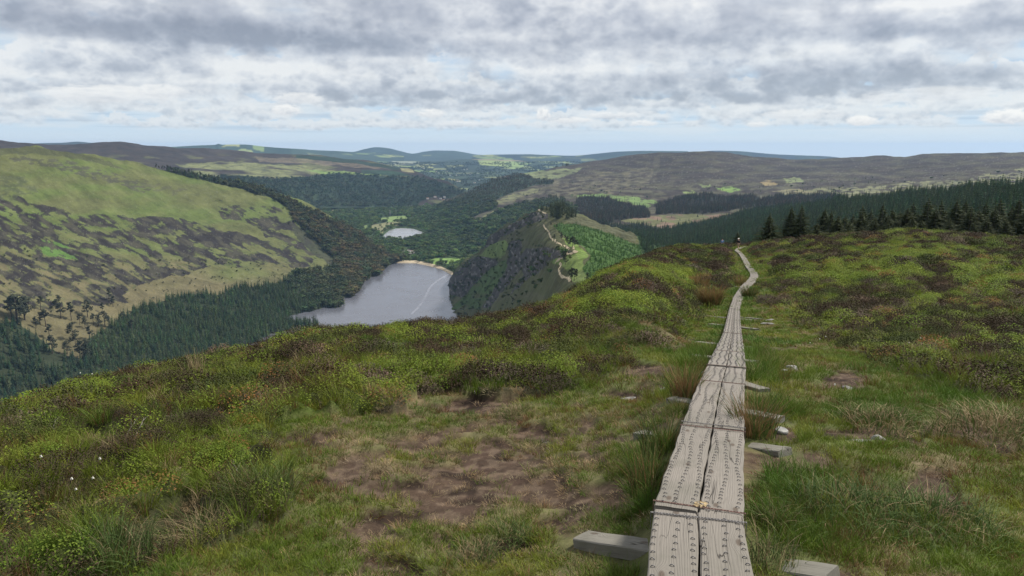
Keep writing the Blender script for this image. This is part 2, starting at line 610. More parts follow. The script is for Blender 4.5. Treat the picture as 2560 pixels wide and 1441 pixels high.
# --- farthest ranges
fr = []
P = Patch('mountain', 780, 1290, 260, 30, [
    [(780, 415, 12500), (1290, 415, 12500)],
    [(780, 400, 14000), (1290, 402, 14500)],
    [(780, 386, 16000), (830, 382, 16000), (880, 380, 16000), (912, 373, 16000), (940, 368.5, 16000), (970, 371, 16000), (1000, 378, 16000),
     (1032, 384.5, 16000), (1060, 379.5, 16500), (1090, 376.5, 16500), (1130, 377, 16500), (1160, 381, 16500), (1195, 387, 16500), (1290, 391, 16500)]],
    relief=12, rscale=1500, back=(2500, 500), seed=3)
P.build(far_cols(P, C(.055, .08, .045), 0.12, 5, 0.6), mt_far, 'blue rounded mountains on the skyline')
P = Patch('mountain', 400, 1010, 260, 30, [
    [(400, 412, 9600), (1010, 410, 12300)],
    [(400, 390, 10800), (1010, 396, 12800)],
    [(400, 369, 12000), (440, 367, 12000), (500, 364, 12000), (538, 362.8, 12000), (546, 360.3, 12000), (556, 362.3, 12000), (610, 362, 12000),
     (660, 367, 12000), (720, 371, 12000), (780, 375, 13000), (860, 379, 13500), (1010, 389, 13800)]],
    relief=10, rscale=1300, back=(2500, 500), seed=8)
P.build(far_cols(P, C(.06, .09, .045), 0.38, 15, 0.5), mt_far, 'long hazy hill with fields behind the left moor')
P = Patch('mountain', 1640, 2140, 200, 24, [
    [(1640, 415, 12500), (2140, 415, 12500)],
    [(1640, 384, 13500), (1740, 381, 13500), (1790, 376.8, 13500), (1840, 378, 13500), (1900, 383, 13500), (1950, 387, 13500), (2000, 389, 13500),
     (2060, 391, 13500), (2085, 393, 13500), (2140, 402, 13500)]],
    relief=8, rscale=1200, back=(2500, 500), seed=12)
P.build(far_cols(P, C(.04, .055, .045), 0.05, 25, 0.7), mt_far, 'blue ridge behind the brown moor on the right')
P = Patch('mountain', 1180, 1720, 220, 26, [
    [(1180, 412, 12200), (1720, 412, 12200)],
    [(1180, 402, 12700), (1720, 398, 12700)],
    [(1180, 390, 13800), (1230, 387, 13800), (1310, 386, 13800), (1390, 389, 13800), (1430, 389.5, 13800), (1490, 385, 13500), (1550, 379.5, 13500),
     (1620, 377.5, 13500), (1720, 378.5, 13500)]],
    relief=8, rscale=1200, back=(2500, 500), seed=17)
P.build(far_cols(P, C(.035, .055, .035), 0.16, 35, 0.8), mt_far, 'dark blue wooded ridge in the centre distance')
P = Patch('mountain', 40, 320, 90, 16, [
    [(40, 385, 9000), (320, 385, 9000)],
    [(40, 364, 12500), (100, 358.5, 12500), (160, 357, 12500), (192, 354.3, 12500), (225, 357, 12500), (320, 365, 12500)]],
    relief=5, rscale=1200, back=(2000, 400), seed=21)
P.build(far_cols(P, C(.055, .07, .05), 0.0, 45, 0.6), mt_far, 'faint blue hill behind the far left skyline')

# --- lowland with fields and woods beyond the village
def lowland_cols(P):
    c = far_cols(P, C(.045, .065, .030), 0.30, 61, 0.75)
    for poly, k in (([(1195, 401), (1240, 398), (1290, 405), (1262, 417), (1200, 413)], C(.22, .27, .09)),
                    ([(1265, 405), (1330, 408), (1290, 424), (1262, 420)], C(.17, .23, .08)),
                    ([(1070, 446), (1110, 447), (1115, 454), (1080, 451)], C(.16, .22, .07)),
                    ([(1120, 446), (1155, 450), (1150, 455), (1122, 450)], C(.2, .2, .08)),
                    ([(1170, 399), (1240, 397), (1330, 405), (1250, 402)], C(.24, .20, .13)),
                    ([(1150, 470), (1172, 471), (1170, 476), (1146, 474)], C(.15, .18, .08)),
                    ([(980, 403), (1030, 401), (1050, 408), (990, 413)], C(.22, .24, .18))):
        c = lay(c, soft(P.PX, P.PY, poly, 1.5, 20, 6), k)
    return c
lowland = Patch('lowland', 800, 1800, 420, 150, [
    [(800, 520, 4150), (1100, 518, 4200), (1180, 512, 4200), (1800, 520, 3900)],
    [(800, 470, 6000), (1100, 472, 6000), (1300, 470, 6000), (1800, 470, 5600)],
    [(800, 430, 8300), (1150, 434, 8300), (1400, 432, 8300), (1800, 430, 7800)],
    [(800, 404, 11800), (1100, 402, 11800), (1200, 398, 11000), (1300, 401, 11000), (1450, 404, 11500), (1800, 404, 11500)]],
    relief=22, rscale=1300, back=(3000, 250), seed=31)
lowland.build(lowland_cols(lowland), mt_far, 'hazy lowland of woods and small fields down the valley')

# --- brown moor on the left behind the green hillside, with forest on its slope
MOOR_WOOD = [(520, 452), (560, 440), (640, 447), (700, 448), (770, 442), (840, 434), (900, 437), (975, 441), (1050, 443), (1120, 462), (1165, 480),
             (1160, 492), (1125, 497), (1090, 492), (1060, 500), (1040, 514), (980, 517), (900, 521), (822, 522), (740, 515), (640, 500)]
def moor_cols(P):
    c = full(P, HEATHER)
    n = fbm(P.X / 500, P.Y / 900, 5, 70)
    X, Y = P.PX, P.PY
    st = fbm(X / 120, (Y + X * -0.06) / 14, 5, 71)
    c = lay(c, sstep(-.05, .2, n) * 0.6, HEATHER_MID)
    c = lay(c, sstep(.12, .22, st) * sstep(380, 400, Y) * 0.7, OLIVE * 0.9)
    grn = soft(X, Y, [(440, 412), (560, 405), (700, 412), (860, 428), (975, 437), (968, 444), (850, 434), (700, 449), (560, 445), (470, 430)], 8, 40, 72)
    c = lay(c, grn * sstep(-.25, .0, st), C(.135, .145, .065))
    c = lay(c, soft(X, Y, [(760, 425), (860, 429), (975, 439), (900, 446), (800, 435)], 4, 40, 74), C(.14, .20, .06))
    c = lay(c, soft(X, Y, [(640, 393), (820, 400), (960, 412), (1010, 424), (940, 422), (800, 412), (650, 405)], 6, 40, 75) * 0.6, C(.15, .125, .085))
    c = lay(c, soft(X, Y, [(740, 388), (830, 393), (900, 402), (990, 418), (1030, 428), (980, 424), (900, 411), (740, 396)], 2, 40, 76), C(.02, .035, .022))
    c = lay(c, soft(X, Y, [(905, 425), (985, 428), (1040, 440), (975, 440), (905, 434)], 2, 40, 77), C(.025, .05, .03))
    c = lay(c, soft(X, Y, [(1000, 420), (1030, 422), (1035, 432), (1005, 430)], 2, 30, 78), C(.20, .19, .10))
    c = lay(c, sstep(.25, .32, fbm(X / 30, Y / 6, 3, 79)) * sstep(395, 415, Y) * 0.5, HEATHER_DK)
    c = lay(c, soft(X, Y, MOOR_WOOD, 3, 40, 80), FOREST)
    return c
moor = Patch('moor', -220, 1210, 620, 150, [
    [(-220, 520, 2900), (300, 520, 3000), (600, 540, 3300), (800, 523, -336), (900, 522, -336), (1000, 519, -336), (1100, 516, -336), (1160, 508, -336), (1210, 520, -336)],
    [(-220, 440, 4000), (300, 450, 4000), (600, 470, 4200), (800, 480, 4500), (950, 487, 4700), (1060, 492, 4600), (1160, 497, 4450), (1210, 510, 4300)],
    [(-220, 400, 4600), (0, 400, 4700), (300, 405, 4800), (600, 425, 5000), (800, 432, 5200), (950, 440, 5200), (1060, 455, 5000), (1160, 485, 4650), (1210, 503, 4500)],
    [(-220, 346, 5200), (-60, 348, 5200), (0, 350.5, 5200), (60, 355, 5300), (120, 360, 5400), (180, 359, 5400), (230, 356.5, 5400), (290, 357, 5400), (330, 359.5, 5500),
     (380, 366, 5600), (450, 370, 5700), (540, 374, 5900), (620, 380, 6000), (700, 385, 6000), (770, 388, 6000), (850, 395, 6000), (930, 405, 5800), (1000, 419, 5500),
     (1060, 436, 5200), (1120, 457, 4900), (1170, 482, 4700), (1210, 500, 4600)]],
    relief=26, rscale=420, back=(900, 350), seed=41)
moor.Z[0] -= 30
moor.build(moor_cols(moor), mt_mid, 'dark brown moor with a forested slope behind the green hillside')

# --- flat valley floor between the lakes
LOUGH = [(959, 587), (966, 580), (975, 574), (989, 570), (1010, 569), (1034, 571), (1052, 577), (1064, 582), (1082, 591), (1064, 598), (985, 597), (955, 592)]
FLOOR_OPEN = [([(640 + 180, 520), (900, 517), (1000, 515), (1060, 512), (1060, 519), (930, 524), (830, 527)], C(.16, .15, .085)),
              ([(1028, 500), (1045, 485), (1075, 488), (1085, 505), (1045, 508)], C(.14, .20, .07)),
              ([(955, 545), (985, 541), (1018, 540), (1016, 552), (975, 556), (950, 553)], C(.15, .21, .075)),
              ([(935, 562), (965, 557), (1012, 555), (1015, 562), (985, 566), (962, 574), (955, 588), (940, 580), (925, 569)], C(.17, .17, .09)),
              ([(1072, 650), (1100, 646), (1140, 645), (1158, 652), (1150, 662), (1110, 660), (1085, 664)], C(.14, .22, .06)),
              ([(1006, 630), (1022, 625), (1042, 627), (1036, 634), (1012, 636)], C(.20, .19, .17)),
              ([(905, 566), (920, 563), (924, 575), (908, 576)], C(.13, .18, .07)),
              ([(1018, 534), (1050, 534), (1050, 538), (1020, 538)], C(.24, .24, .2))]
def floor_cols(P):
    c = full(P, C(.035, .055, .022))
    n = fbm(P.PX / 30, P.PY / 10, 4, 90)
    c = lay(c, sstep(.0, .2, n) * 0.6, C(.05, .08, .03))
    for poly, k in FLOOR_OPEN: c = lay(c, soft(P.PX, P.PY, poly, 2, 15, 91), k)
    return c
vf = Patch('valley_floor', 760, 1330, 480, 200, [
    [(760, 730, -341.5), (900, 690, -341.5), (960, 664, -341.5), (985, 657, -341.5), (1040, 658, -341.5), (1070, 664, -341.5), (1100, 672, -341.5), (1128, 686, -341.5), (1180, 705, -341.5), (1330, 740, -341.5)],
    [(760, 722, FLOOR_Z), (900, 684, FLOOR_Z), (960, 660, FLOOR_Z), (985, 654.5, FLOOR_Z), (1040, 655.5, FLOOR_Z), (1070, 660, FLOOR_Z), (1100, 668, FLOOR_Z), (1128, 682, FLOOR_Z), (1180, 700, FLOOR_Z), (1330, 735, FLOOR_Z)],
    [(760, 600, FLOOR_Z), (1330, 600, FLOOR_Z)],
    [(760, 550, FLOOR_Z), (1330, 550, FLOOR_Z)],
    [(760, 506, -333), (1330, 506, -333)]],
    relief=0.0, rscale=60, back=(500, 3), seed=51, vpow=1.0)
nvv = vf.n_front
# first band is the beach, then a slightly uneven floor with the lower lake's basin
_n = vf.X.shape[0]
vrow = np.linspace(0, 4, nvv)
near_ = np.array([[735, 690, 664, 657, 658, 664, 672, 686, 705, 745]])
top_y = np.interp(np.linspace(760, 1330, 480), [760, 900, 960, 985, 1040, 1070, 1100, 1128, 1180, 1330], near_[0])
fr_ = np.linspace(0, 1, nvv)[:, None]
PYf = top_y[None, :] * (1 - fr_) + 486.0 * fr_
PXf = np.broadcast_to(np.linspace(760, 1330, 480)[None, :], PYf.shape)
dx, dy, tt = ray_t(PXf, PYf)
rf = -FLOOR_Z / tt
zf = FLOOR_Z - 5.0 * (1 - sstep(0, 0.022, fr_)) + np.zeros_like(rf)
vf.X[:nvv] = dx * rf; vf.Y[:nvv] = dy * rf; vf.Z[:nvv] = zf
vf.X[nvv:] = vf.X[nvv - 1] * np.array([[1.05], [1.1], [1.2]]); vf.Y[nvv:] = vf.Y[nvv - 1] * np.array([[1.05], [1.1], [1.2]]); vf.Z[nvv:] = FLOOR_Z
vf.PX, vf.PY = proj(vf.X, vf.Y, vf.Z)
vz = vf.Z.copy()
vz[14:] += np.abs(fbm(vf.X / 60, vf.Y / 60, 3, 52)[14:]) * 2.5
basin = inpoly(vf.PX, vf.PY, LOUGH)
vz[basin] = -350.0
vf.Z = vz
cf = floor_cols(vf)
bm_ = np.zeros(vf.X.shape); bm_[:8] = 1
bm_ *= (vf.PX > 975) * (vf.PX < 1150)
cf = lay(full(vf, C(.035, .055, .022)) * 0 + cf, np.clip(bm_, 0, 1), C(.36, .30, .21))
vf.build(cf, mt_near, 'flat wooded valley floor between the two lakes')

# --- water
def mat_water():
    m = bpy.data.materials.new('lake_water'); m.use_nodes = True
    t = NT(m.node_tree)
    tc = t.n('ShaderNodeTexCoord')
    a = t.n('ShaderNodeAttribute', attribute_name='tone')
    n = t.noise(tc.outputs['Object'], 0.25, 5, 0.6)
    n2 = t.noise(tc.outputs['Object'], 0.012, 4, 0.55)
    b = t.n('ShaderNodeBump'); b.inputs['Distance'].default_value = 0.35; b.inputs['Strength'].default_value = 0.6
    t.link(n, b.inputs['Height'])
    bs = t.n('ShaderNodeBsdfPrincipled')
    t.link(a.outputs['Color'], bs.inputs['Base Color'])
    t.link(t.smooth(n2, 0.3, 0.7, 0.16, 0.30), bs.inputs['Roughness'])
    bs.inputs['IOR'].default_value = 1.333
    bs.inputs['Specular IOR Level'].default_value = 1.0
    t.link(b.outputs[0], bs.inputs['Normal'])
    o = t.n('ShaderNodeOutputMaterial'); t.link(bs.outputs[0], o.inputs[0])
    return m
m_water = mat_water()
pxs = np.linspace(560, 1330, 300); pys = np.linspace(900, 640, 240)
PXg, PYg = np.meshgrid(pxs, pys)
dx, dy, tt = ray_t(PXg, PYg)
rg = 340.0 / tt
V = np.stack([dx * rg, dy * rg, np.full_like(rg, LAKE_Z)], -1)
wc = np.broadcast_to(C(.105, .108, .128), V.shape).copy()
# wake left by a boat: a band of aerated, paler water
wk = np.array([(1122, 686), (1100, 698), (1082, 711), (1073, 722), (1067, 735), (1058, 752), (1045, 770), (1030, 784)])
d = np.full(PXg.shape, 1e9)
for (xa, ya), (xb, yb) in zip(wk[:-1], wk[1:]):
    u = np.clip(((PXg - xa) * (xb - xa) + (PYg - ya) * (yb - ya)) / ((xb - xa) ** 2 + (yb - ya) ** 2), 0, 1)
    d = np.minimum(d, np.hypot(PXg - xa - u * (xb - xa), (PYg - ya - u * (yb - ya))))
wc = lay(wc, (1 - sstep(.5, 3.2, d)) * 0.42 * sstep(-.5, .0, fbm(PXg / 6, PYg / 6, 3, 95)), C(.30, .30, .34))
o = mesh_obj('lake', grid_mesh('lake', V, wc, False), m_water); o['kind'] = 'structure'; o['label'] = 'grey upper lake below the cliffs with a pale boat wake'
pts = []
V = []
PXg, PYg = np.meshgrid(np.linspace(940, 1095, 40), np.linspace(602, 560, 30))
dx, dy, tt = ray_t(PXg, PYg); rg = 340.0 / tt
V = np.stack([dx * rg, dy * rg, np.full_like(rg, LAKE_Z)], -1)
o = mesh_obj('lake', grid_mesh('lower_lake', V, np.broadcast_to(C(.26, .27, .29), V.shape).copy(), False), m_water)
o['kind'] = 'structure'; o['label'] = 'small bright lower lake among trees'

# --- big heather hill on the right with its wooded spur
D_SPUR = [(1000, 660), (1012, 620), (1035, 585), (1050, 548), (1085, 522), (1130, 498), (1180, 476), (1230, 450), (1290, 436), (1310, 440), (1345, 448), (1385, 452),
          (1380, 460), (1340, 463), (1300, 476), (1262, 490), (1236, 503), (1243, 512), (1235, 524), (1200, 532), (1175, 546), (1200, 556), (1235, 534), (1258, 523), (1300, 508), (1345, 500),
          (1390, 492), (1440, 520), (1440, 620), (1200, 680), (1120, 690)]
D_BAND = [[(1430, 560), (1440, 500), (1480, 492), (1530, 500), (1570, 512), (1620, 522), (1625, 545), (1570, 548), (1520, 560)],
          [(1640, 536), (1640, 512), (1680, 502), (1700, 492), (1760, 486), (1800, 492), (1870, 490), (1900, 498), (1960, 490), (2100, 488), (2110, 500), (1960, 516), (1900, 516), (1850, 522), (1780, 534)]]
CLEAR = [(1545, 545), (1580, 538), (1640, 540), (1700, 536), (1790, 538), (1860, 528), (1885, 524), (1870, 545), (1760, 556), (1690, 572), (1655, 570), (1600, 562), (1550, 552)]
def heath_cols(P):
    X, Y = P.PX, P.PY
    c = full(P, HEATHER)
    n = fbm(X / 160, Y / 30, 5, 100)
    s = fbm(X / 70, Y / 9, 5, 101)
    s2 = fbm(X / 22, Y / 5, 4, 102)
    c = lay(c, sstep(-.1, .2, n) * 0.5, HEATHER_MID)
    c = lay(c, sstep(-.05, .25, s) * 0.45, C(.080, .078, .042))
    # paler olive ground low on the slope and on the left shoulder
    low = sstep(425, 470, Y + n * 60)
    c = lay(c, low * sstep(-.12, .2, s2 + s * .8) * 0.5, C(.095, .093, .060))
    sh = soft(X, Y, [(1240, 510), (1300, 470), (1400, 448), (1500, 430), (1640, 420), (1620, 470), (1480, 490), (1400, 500), (1330, 505)], 14, 60, 103)
    c = lay(c, sh * sstep(-.15, .2, s2) * 0.55, C(.125, .115, .072))
    tr = soft(X, Y, [(1636, 392), (1650, 388), (1652, 415), (1640, 440), (1600, 462), (1580, 470), (1632, 430)], 2, 20, 105)
    c = lay(c, tr * 0.28, C(.10, .095, .06))
    br = soft(X, Y, [(1970, 500), (1960, 478), (2100, 470), (2250, 458), (2400, 445), (2560, 425), (2700, 420), (2700, 480), (2300, 500)], 16, 50, 104)
    c = lay(c, br * sstep(-.16, .05, s2), C(.15, .155, .085))
    for poly, k in (([(1425, 490), (1500, 486), (1590, 492), (1650, 505), (1620, 520), (1560, 505), (1480, 497)], C(.12, .18, .06)),
                    ([(1300, 434), (1350, 428), (1420, 422), (1400, 440), (1340, 445)], C(.14, .18, .07)),
                    ([(1785, 470), (1830, 466), (1850, 476), (1820, 482)], C(.14, .22, .06)),
                    ([(1745, 463), (1775, 461), (1780, 467), (1755, 470)], C(.16, .20, .08)),
                    ([(1704, 480), (1735, 476), (1745, 484), (1715, 488)], C(.15, .19, .07)),
                    ([(1960, 448), (2000, 444), (2010, 454), (1970, 458)], C(.16, .19, .09)),
                    ([(1930, 478), (1990, 474), (2050, 482), (1980, 486)], C(.17, .16, .09)),
                    ([(1900, 455), (1920, 451), (1945, 460), (1915, 466)], C(.20, .16, .08)),
                    ([(1170, 550), (1200, 546), (1232, 528), (1262, 520), (1245, 533), (1210, 552), (1180, 560)], C(.13, .14, .06)),
                    ([(1236, 504), (1262, 492), (1340, 470), (1345, 480), (1280, 500), (1243, 512)], C(.13, .135, .07)),
                    ([(1310, 436), (1400, 424), (1460, 420), (1440, 432), (1380, 450), (1330, 446)], C(.13, .15, .075))):
        c = lay(c, soft(X, Y, poly, 5, 22, 110) * sstep(-.35, -.05, s2), k)
    c = lay(c, soft(X, Y, CLEAR, 5, 25, 111), lay(full(P, C(.115, .12, .055)), sstep(-.05, .1, fbm(X / 50, Y / 12, 4, 112)), C(.15, .105, .075)))
    c = lay(c, soft(X, Y, D_SPUR, 4, 30, 113), FOREST)
    for b in D_BAND: c = lay(c, soft(X, Y, b, 4, 25, 114), C(.03, .03, .024))
    rocks = (fbm(X / 5, Y / 2.5, 2, 115) > .40) * (Y < 470)
    c = lay(c, rocks * 0.35, C(.2, .2, .18))
    return c
heath = Patch('heather_hill', 1000, 2800, 900, 260, [
    [(1000, 665, -352), (1100, 690, -352), (1160, 690, -350), (1250, 680, 2000), (1400, 640, 1800), (1600, 612, 1650), (1800, 602, 1500), (2100, 560, 1400), (2560, 540, 1300), (2800, 530, 1250)],
    [(1000, 650, -348), (1060, 640, -346), (1110, 628, -344), (1140, 615, 2600), (1200, 580, 2650), (1350, 560, 2400), (1550, 552, 2250), (1700, 548, 2250), (1900, 530, 2200), (2100, 510, 2200), (2560, 480, 2100), (2800, 470, 2050)],
    [(1000, 620, -348), (1050, 606, -346), (1080, 592, -342), (1112, 570, 3050), (1180, 525, 3300), (1300, 495, 3300), (1450, 482, 3300), (1600, 480, 3300), (1800, 478, 3300), (2000, 470, 3200), (2250, 460, 3100), (2560, 440, 3000), (2800, 430, 3000)],
    [(1000, 600, -348), (1030, 575, -345), (1054, 546, 3600), (1090, 520, 3800), (1130, 497, 3900), (1180, 475, 4050), (1225, 453, 4200), (1265, 441, 4300), (1300, 435, 4400), (1345, 428, 4500),
     (1400, 414, 4600), (1450, 406, 4700), (1510, 399, 4750), (1570, 391, 4700), (1620, 386, 4700), (1655, 380.5, 4700), (1690, 377.5, 4700), (1770, 377.5, 4700), (1810, 381, 4750),
     (1850, 387, 4850), (1900, 393, 4950), (1950, 397.5, 5000), (2010, 400, 5100), (2080, 399, 5100), (2150, 393, 5000), (2205, 387.5, 4900), (2240, 390.5, 4900), (2290, 387, 4800),
     (2330, 383.5, 4700), (2390, 386, 4700), (2460, 384, 4700), (2560, 383.5, 4600), (2800, 376, 4500)]],
    relief=20, rscale=330, back=(1200, 300), seed=61)
heath.build(heath_cols(heath), mt_mid, 'broad brown heather hill filling the right skyline')

# --- the green hillside on the left
L_WOOD = [(-230, 800), (-30, 812), (40, 806), (85, 835), (120, 870), (200, 905), (225, 850), (300, 800), (345, 772), (420, 748), (470, 738), (545, 738), (600, 718), (650, 716), (700, 706),
          (745, 686), (800, 676), (832, 668), (840, 650), (812, 628), (790, 606), (757, 575), (735, 545), (716, 520), (690, 502), (650, 488), (600, 475), (540, 458), (480, 445), (395, 424),
          (400, 408), (560, 430), (1010, 630), (1010, 700), (800, 860), (500, 1000), (-230, 1120)]
def left_cols(P):
    X, Y = P.PX, P.PY
    c = full(P, C(.085, .093, .036))
    n = fbm(X / 150, Y / 60, 5, 120)
    c = lay(c, sstep(-.2, .25, fbm(X / 220, Y / 50, 4, 121)) * 0.7, C(.076, .108, .028))
    c = lay(c, sstep(-.05, .25, fbm(X / 60, Y / 25, 4, 122)) * 0.35, OLIVE)
    # lower slope turns tan and brown
    low = sstep(0, 130, Y - (560 + 0.08 * X) + n * 70)
    c = lay(c, low * 0.80, C(.115, .096, .055))
    # gullies of dark heather run down the slope to the right: stretched noise across tilted axes
    sl = 0.46
    ca, sa = math.cos(sl), math.sin(sl)
    U = (X * ca + Y * sa); W = (-X * sa + Y * ca)
    wob = fbm(U / 190, W / 120, 2, 123) * 16
    st = fbm(U / 105, (W + wob) / 14, 5, 124, 0.62) * .72 + fbm(X / 75, Y / 30, 5, 125, .62) * .62
    brk = fbm(U / 34, W / 13, 4, 126) * 1.6
    zone = np.maximum.reduce([
        soft(X, Y, [(-300, 430), (60, 500), (200, 535), (330, 540), (420, 545), (560, 575), (640, 590), (740, 620), (800, 650), (790, 672), (640, 668), (520, 665), (470, 690), (380, 700), (300, 735), (120, 700), (-300, 690)], 18, 70, 127),
        0.85 * soft(X, Y, [(520, 500), (600, 505), (700, 520), (770, 590), (810, 640), (770, 640), (640, 575), (560, 540)], 14, 50, 128),
        0.9 * soft(X, Y, [(-300, 640), (60, 660), (260, 700), (330, 760), (60, 770), (-300, 780)], 18, 60, 129)])
    core = soft(X, Y, [(330, 545), (420, 540), (520, 565), (640, 600), (700, 640), (600, 650), (480, 640), (360, 600)], 14, 50, 131)
    th = 0.14 - 0.22 * zone - 0.12 * core
    dk = sstep(th, th + 0.09, st + brk * 0.25) * sstep(0.02, 0.3, zone)
    rim2 = sstep(th - 0.08, th, st + brk * 0.25) * zone
    c = lay(c, rim2 * 0.45, C(.07, .10, .03))
    c = lay(c, dk, lay(full(P, HEATHER_DK), sstep(-.1, .25, fbm(U / 40, W / 16, 4, 132)), C(.048, .045, .032)))
    # green flushes between the dark
    c = lay(c, soft(X, Y, [(80, 600), (170, 610), (190, 650), (120, 640)], 8, 30, 133) * (1 - dk), C(.07, .13, .03))
    # grey-brown heather bands higher up
    up = soft(X, Y, [(20, 392), (120, 395), (200, 412), (300, 440), (380, 470), (360, 480), (250, 450), (140, 425), (40, 405)], 10, 40, 134)
    c = lay(c, up * sstep(-.18, .06, fbm(X / 24, Y / 7, 4, 135)) * 0.85, C(.055, .055, .038))
    up2 = soft(X, Y, [(-220, 350), (0, 360), (150, 372), (260, 398), (330, 430), (240, 405), (100, 385), (-220, 395)], 7, 40, 136)
    c = lay(c, up2 * 0.85, C(.055, .060, .030))
    up3 = soft(X, Y, [(250, 445), (400, 455), (480, 480), (420, 490), (330, 475)], 12, 30, 137)
    c = lay(c, up3 * sstep(.0, .12, fbm(X / 26, Y / 8, 4, 138)) * 0.6, C(.07, .07, .045))
    lf = soft(X, Y, [(-250, 430), (60, 440), (90, 480), (20, 500), (-250, 500)], 14, 40, 139)
    c = lay(c, lf * sstep(-.1, .1, fbm(X / 30, Y / 10, 4, 140)) * 0.7, C(.06, .07, .035))
    # scree specks
    c = lay(c, (fbm(X / 3.2, Y / 2.2, 2, 141) > .50) * 0.4, C(.20, .19, .17))
    c = lay(c, soft(X, Y, [(730, 560), (770, 580), (830, 648), (850, 680), (790, 640), (740, 590)], 6, 30, 143) * 0.8, C(.035, .036, .028))
    c = lay(c, soft(X, Y, L_WOOD, 5, 40, 142), C(.028, .036, .019))
    return c
hill = Patch('hillside', -240, 1010, 950, 420, [
    [(-240, 1120, -343), (0, 1040, -343), (400, 960, -343), (600, 896, -343), (720, 872, -343), (812, 828, -343), (838, 798, -343), (874, 762, -343), (908, 732, -343), (943, 702, -343), (974, 666, -343), (990, 656, -343), (1010, 650, -343)],
    [(-240, 860, 1230), (0, 820, 1310), (400, 790, 1500), (600, 765, 1600), (790, 730, 1750), (900, 690, 1960), (960, 666, 2130), (1010, 646, 2230)],
    [(-240, 600, 1520), (0, 590, 1620), (400, 600, 1900), (600, 610, 2050), (790, 620, 2180), (900, 640, 2230), (960, 652, 2230), (1010, 644, 2280)],
    [(-240, 356, 1880), (0, 366, 2000), (80, 370, 2050), (150, 377, 2120), (210, 385, 2180), (270, 397, 2230), (330, 408, 2280), (400, 421, 2330), (470, 436, 2380), (540, 449, 2400), (600, 460, 2430),
     (660, 474, 2450), (720, 490, 2470), (780, 516, 2480), (830, 543, 2470), (880, 574, 2430), (920, 600, 2380), (950, 624, 2330), (975, 642, 2290), (1010, 652, 2260)]],
    relief=13, rscale=120, back=(500, 190), seed=71)
hill.build(left_cols(hill), mt_near, 'big green hillside streaked with dark heather across the lake')

# --- craggy spur with the ridge path, right of the lake
S_PLANT = [(1383, 566), (1400, 560), (1440, 561), (1500, 577), (1560, 600), (1602, 616), (1615, 650), (1570, 680), (1520, 715), (1485, 715), (1455, 672), (1478, 642), (1462, 620), (1425, 602)]
def crag_cols(P):
    X, Y = P.PX, P.PY
    c = full(P, C(.072, .078, .036))
    n = fbm(X / 40, Y / 20, 5, 150)
    c = lay(c, sstep(-.1, .2, n) * 0.6, C(.085, .083, .048))
    dark = [[(1337, 530), (1372, 535), (1365, 548), (1310, 566), (1262, 590), (1215, 622), (1206, 612), (1240, 582), (1290, 556)],
            [(1170, 652), (1195, 640), (1240, 648), (1250, 660), (1205, 690), (1160, 745), (1118, 735), (1116, 716), (1140, 680)],
            [(1275, 608), (1290, 598), (1305, 605), (1300, 640), (1320, 622), (1370, 618), (1435, 630), (1420, 640), (1380, 650), (1345, 660), (1310, 665), (1280, 700), (1225, 770), (1205, 770), (1235, 720), (1262, 680), (1268, 640)],
            [(1310, 665), (1360, 655), (1370, 664), (1330, 690), (1295, 720), (1270, 740), (1300, 700)]]
    rk = lay(full(P, ROCK), sstep(.0, .25, fbm(X / 14, Y / 20, 5, 151)), C(.030, .034, .026))
    rk = lay(rk, sstep(.15, .30, fbm(X / 7, Y / 10, 4, 152)), C(.125, .12, .112))
    for d_ in dark: c = lay(c, soft(X, Y, d_, 5, 20, 153), rk)
    gr = [([(1200, 640), (1225, 612), (1262, 600), (1272, 612), (1262, 640), (1238, 648)], C(.115, .16, .05)),
          ([(1125, 775), (1160, 742), (1205, 690), (1250, 655), (1268, 650), (1262, 680), (1232, 725), (1200, 770)], C(.06, .095, .032)),
          ([(1375, 655), (1410, 640), (1450, 628), (1470, 632), (1455, 655), (1470, 700), (1430, 705), (1425, 680), (1410, 668)], C(.125, .17, .05)),
          ([(1405, 595), (1430, 598), (1455, 620), (1470, 640), (1450, 655), (1440, 630), (1410, 605)], C(.13, .19, .05)),
          ([(1430, 705), (1440, 680), (1480, 672), (1490, 690), (1470, 712)], C(.115, .15, .05))]
    for g_, k in gr: c = lay(c, soft(X, Y, g_, 4, 20, 154) * sstep(-.4, -.1, n), k)
    brn = [(1440, 536), (1480, 552), (1540, 570), (1590, 585), (1590, 606), (1540, 592), (1480, 570), (1420, 556), (1405, 540)]
    c = lay(c, soft(X, Y, brn, 3, 20, 155), C(.075, .078, .045))
    c = lay(c, soft(X, Y, S_PLANT, 2, 20, 156), C(.050, .095, .026))
    c = lay(c, soft(X, Y, [(1590, 590), (1620, 600), (1760, 630), (1760, 700), (1600, 700), (1608, 640)], 3, 20, 157), C(.035, .06, .025))
    return c
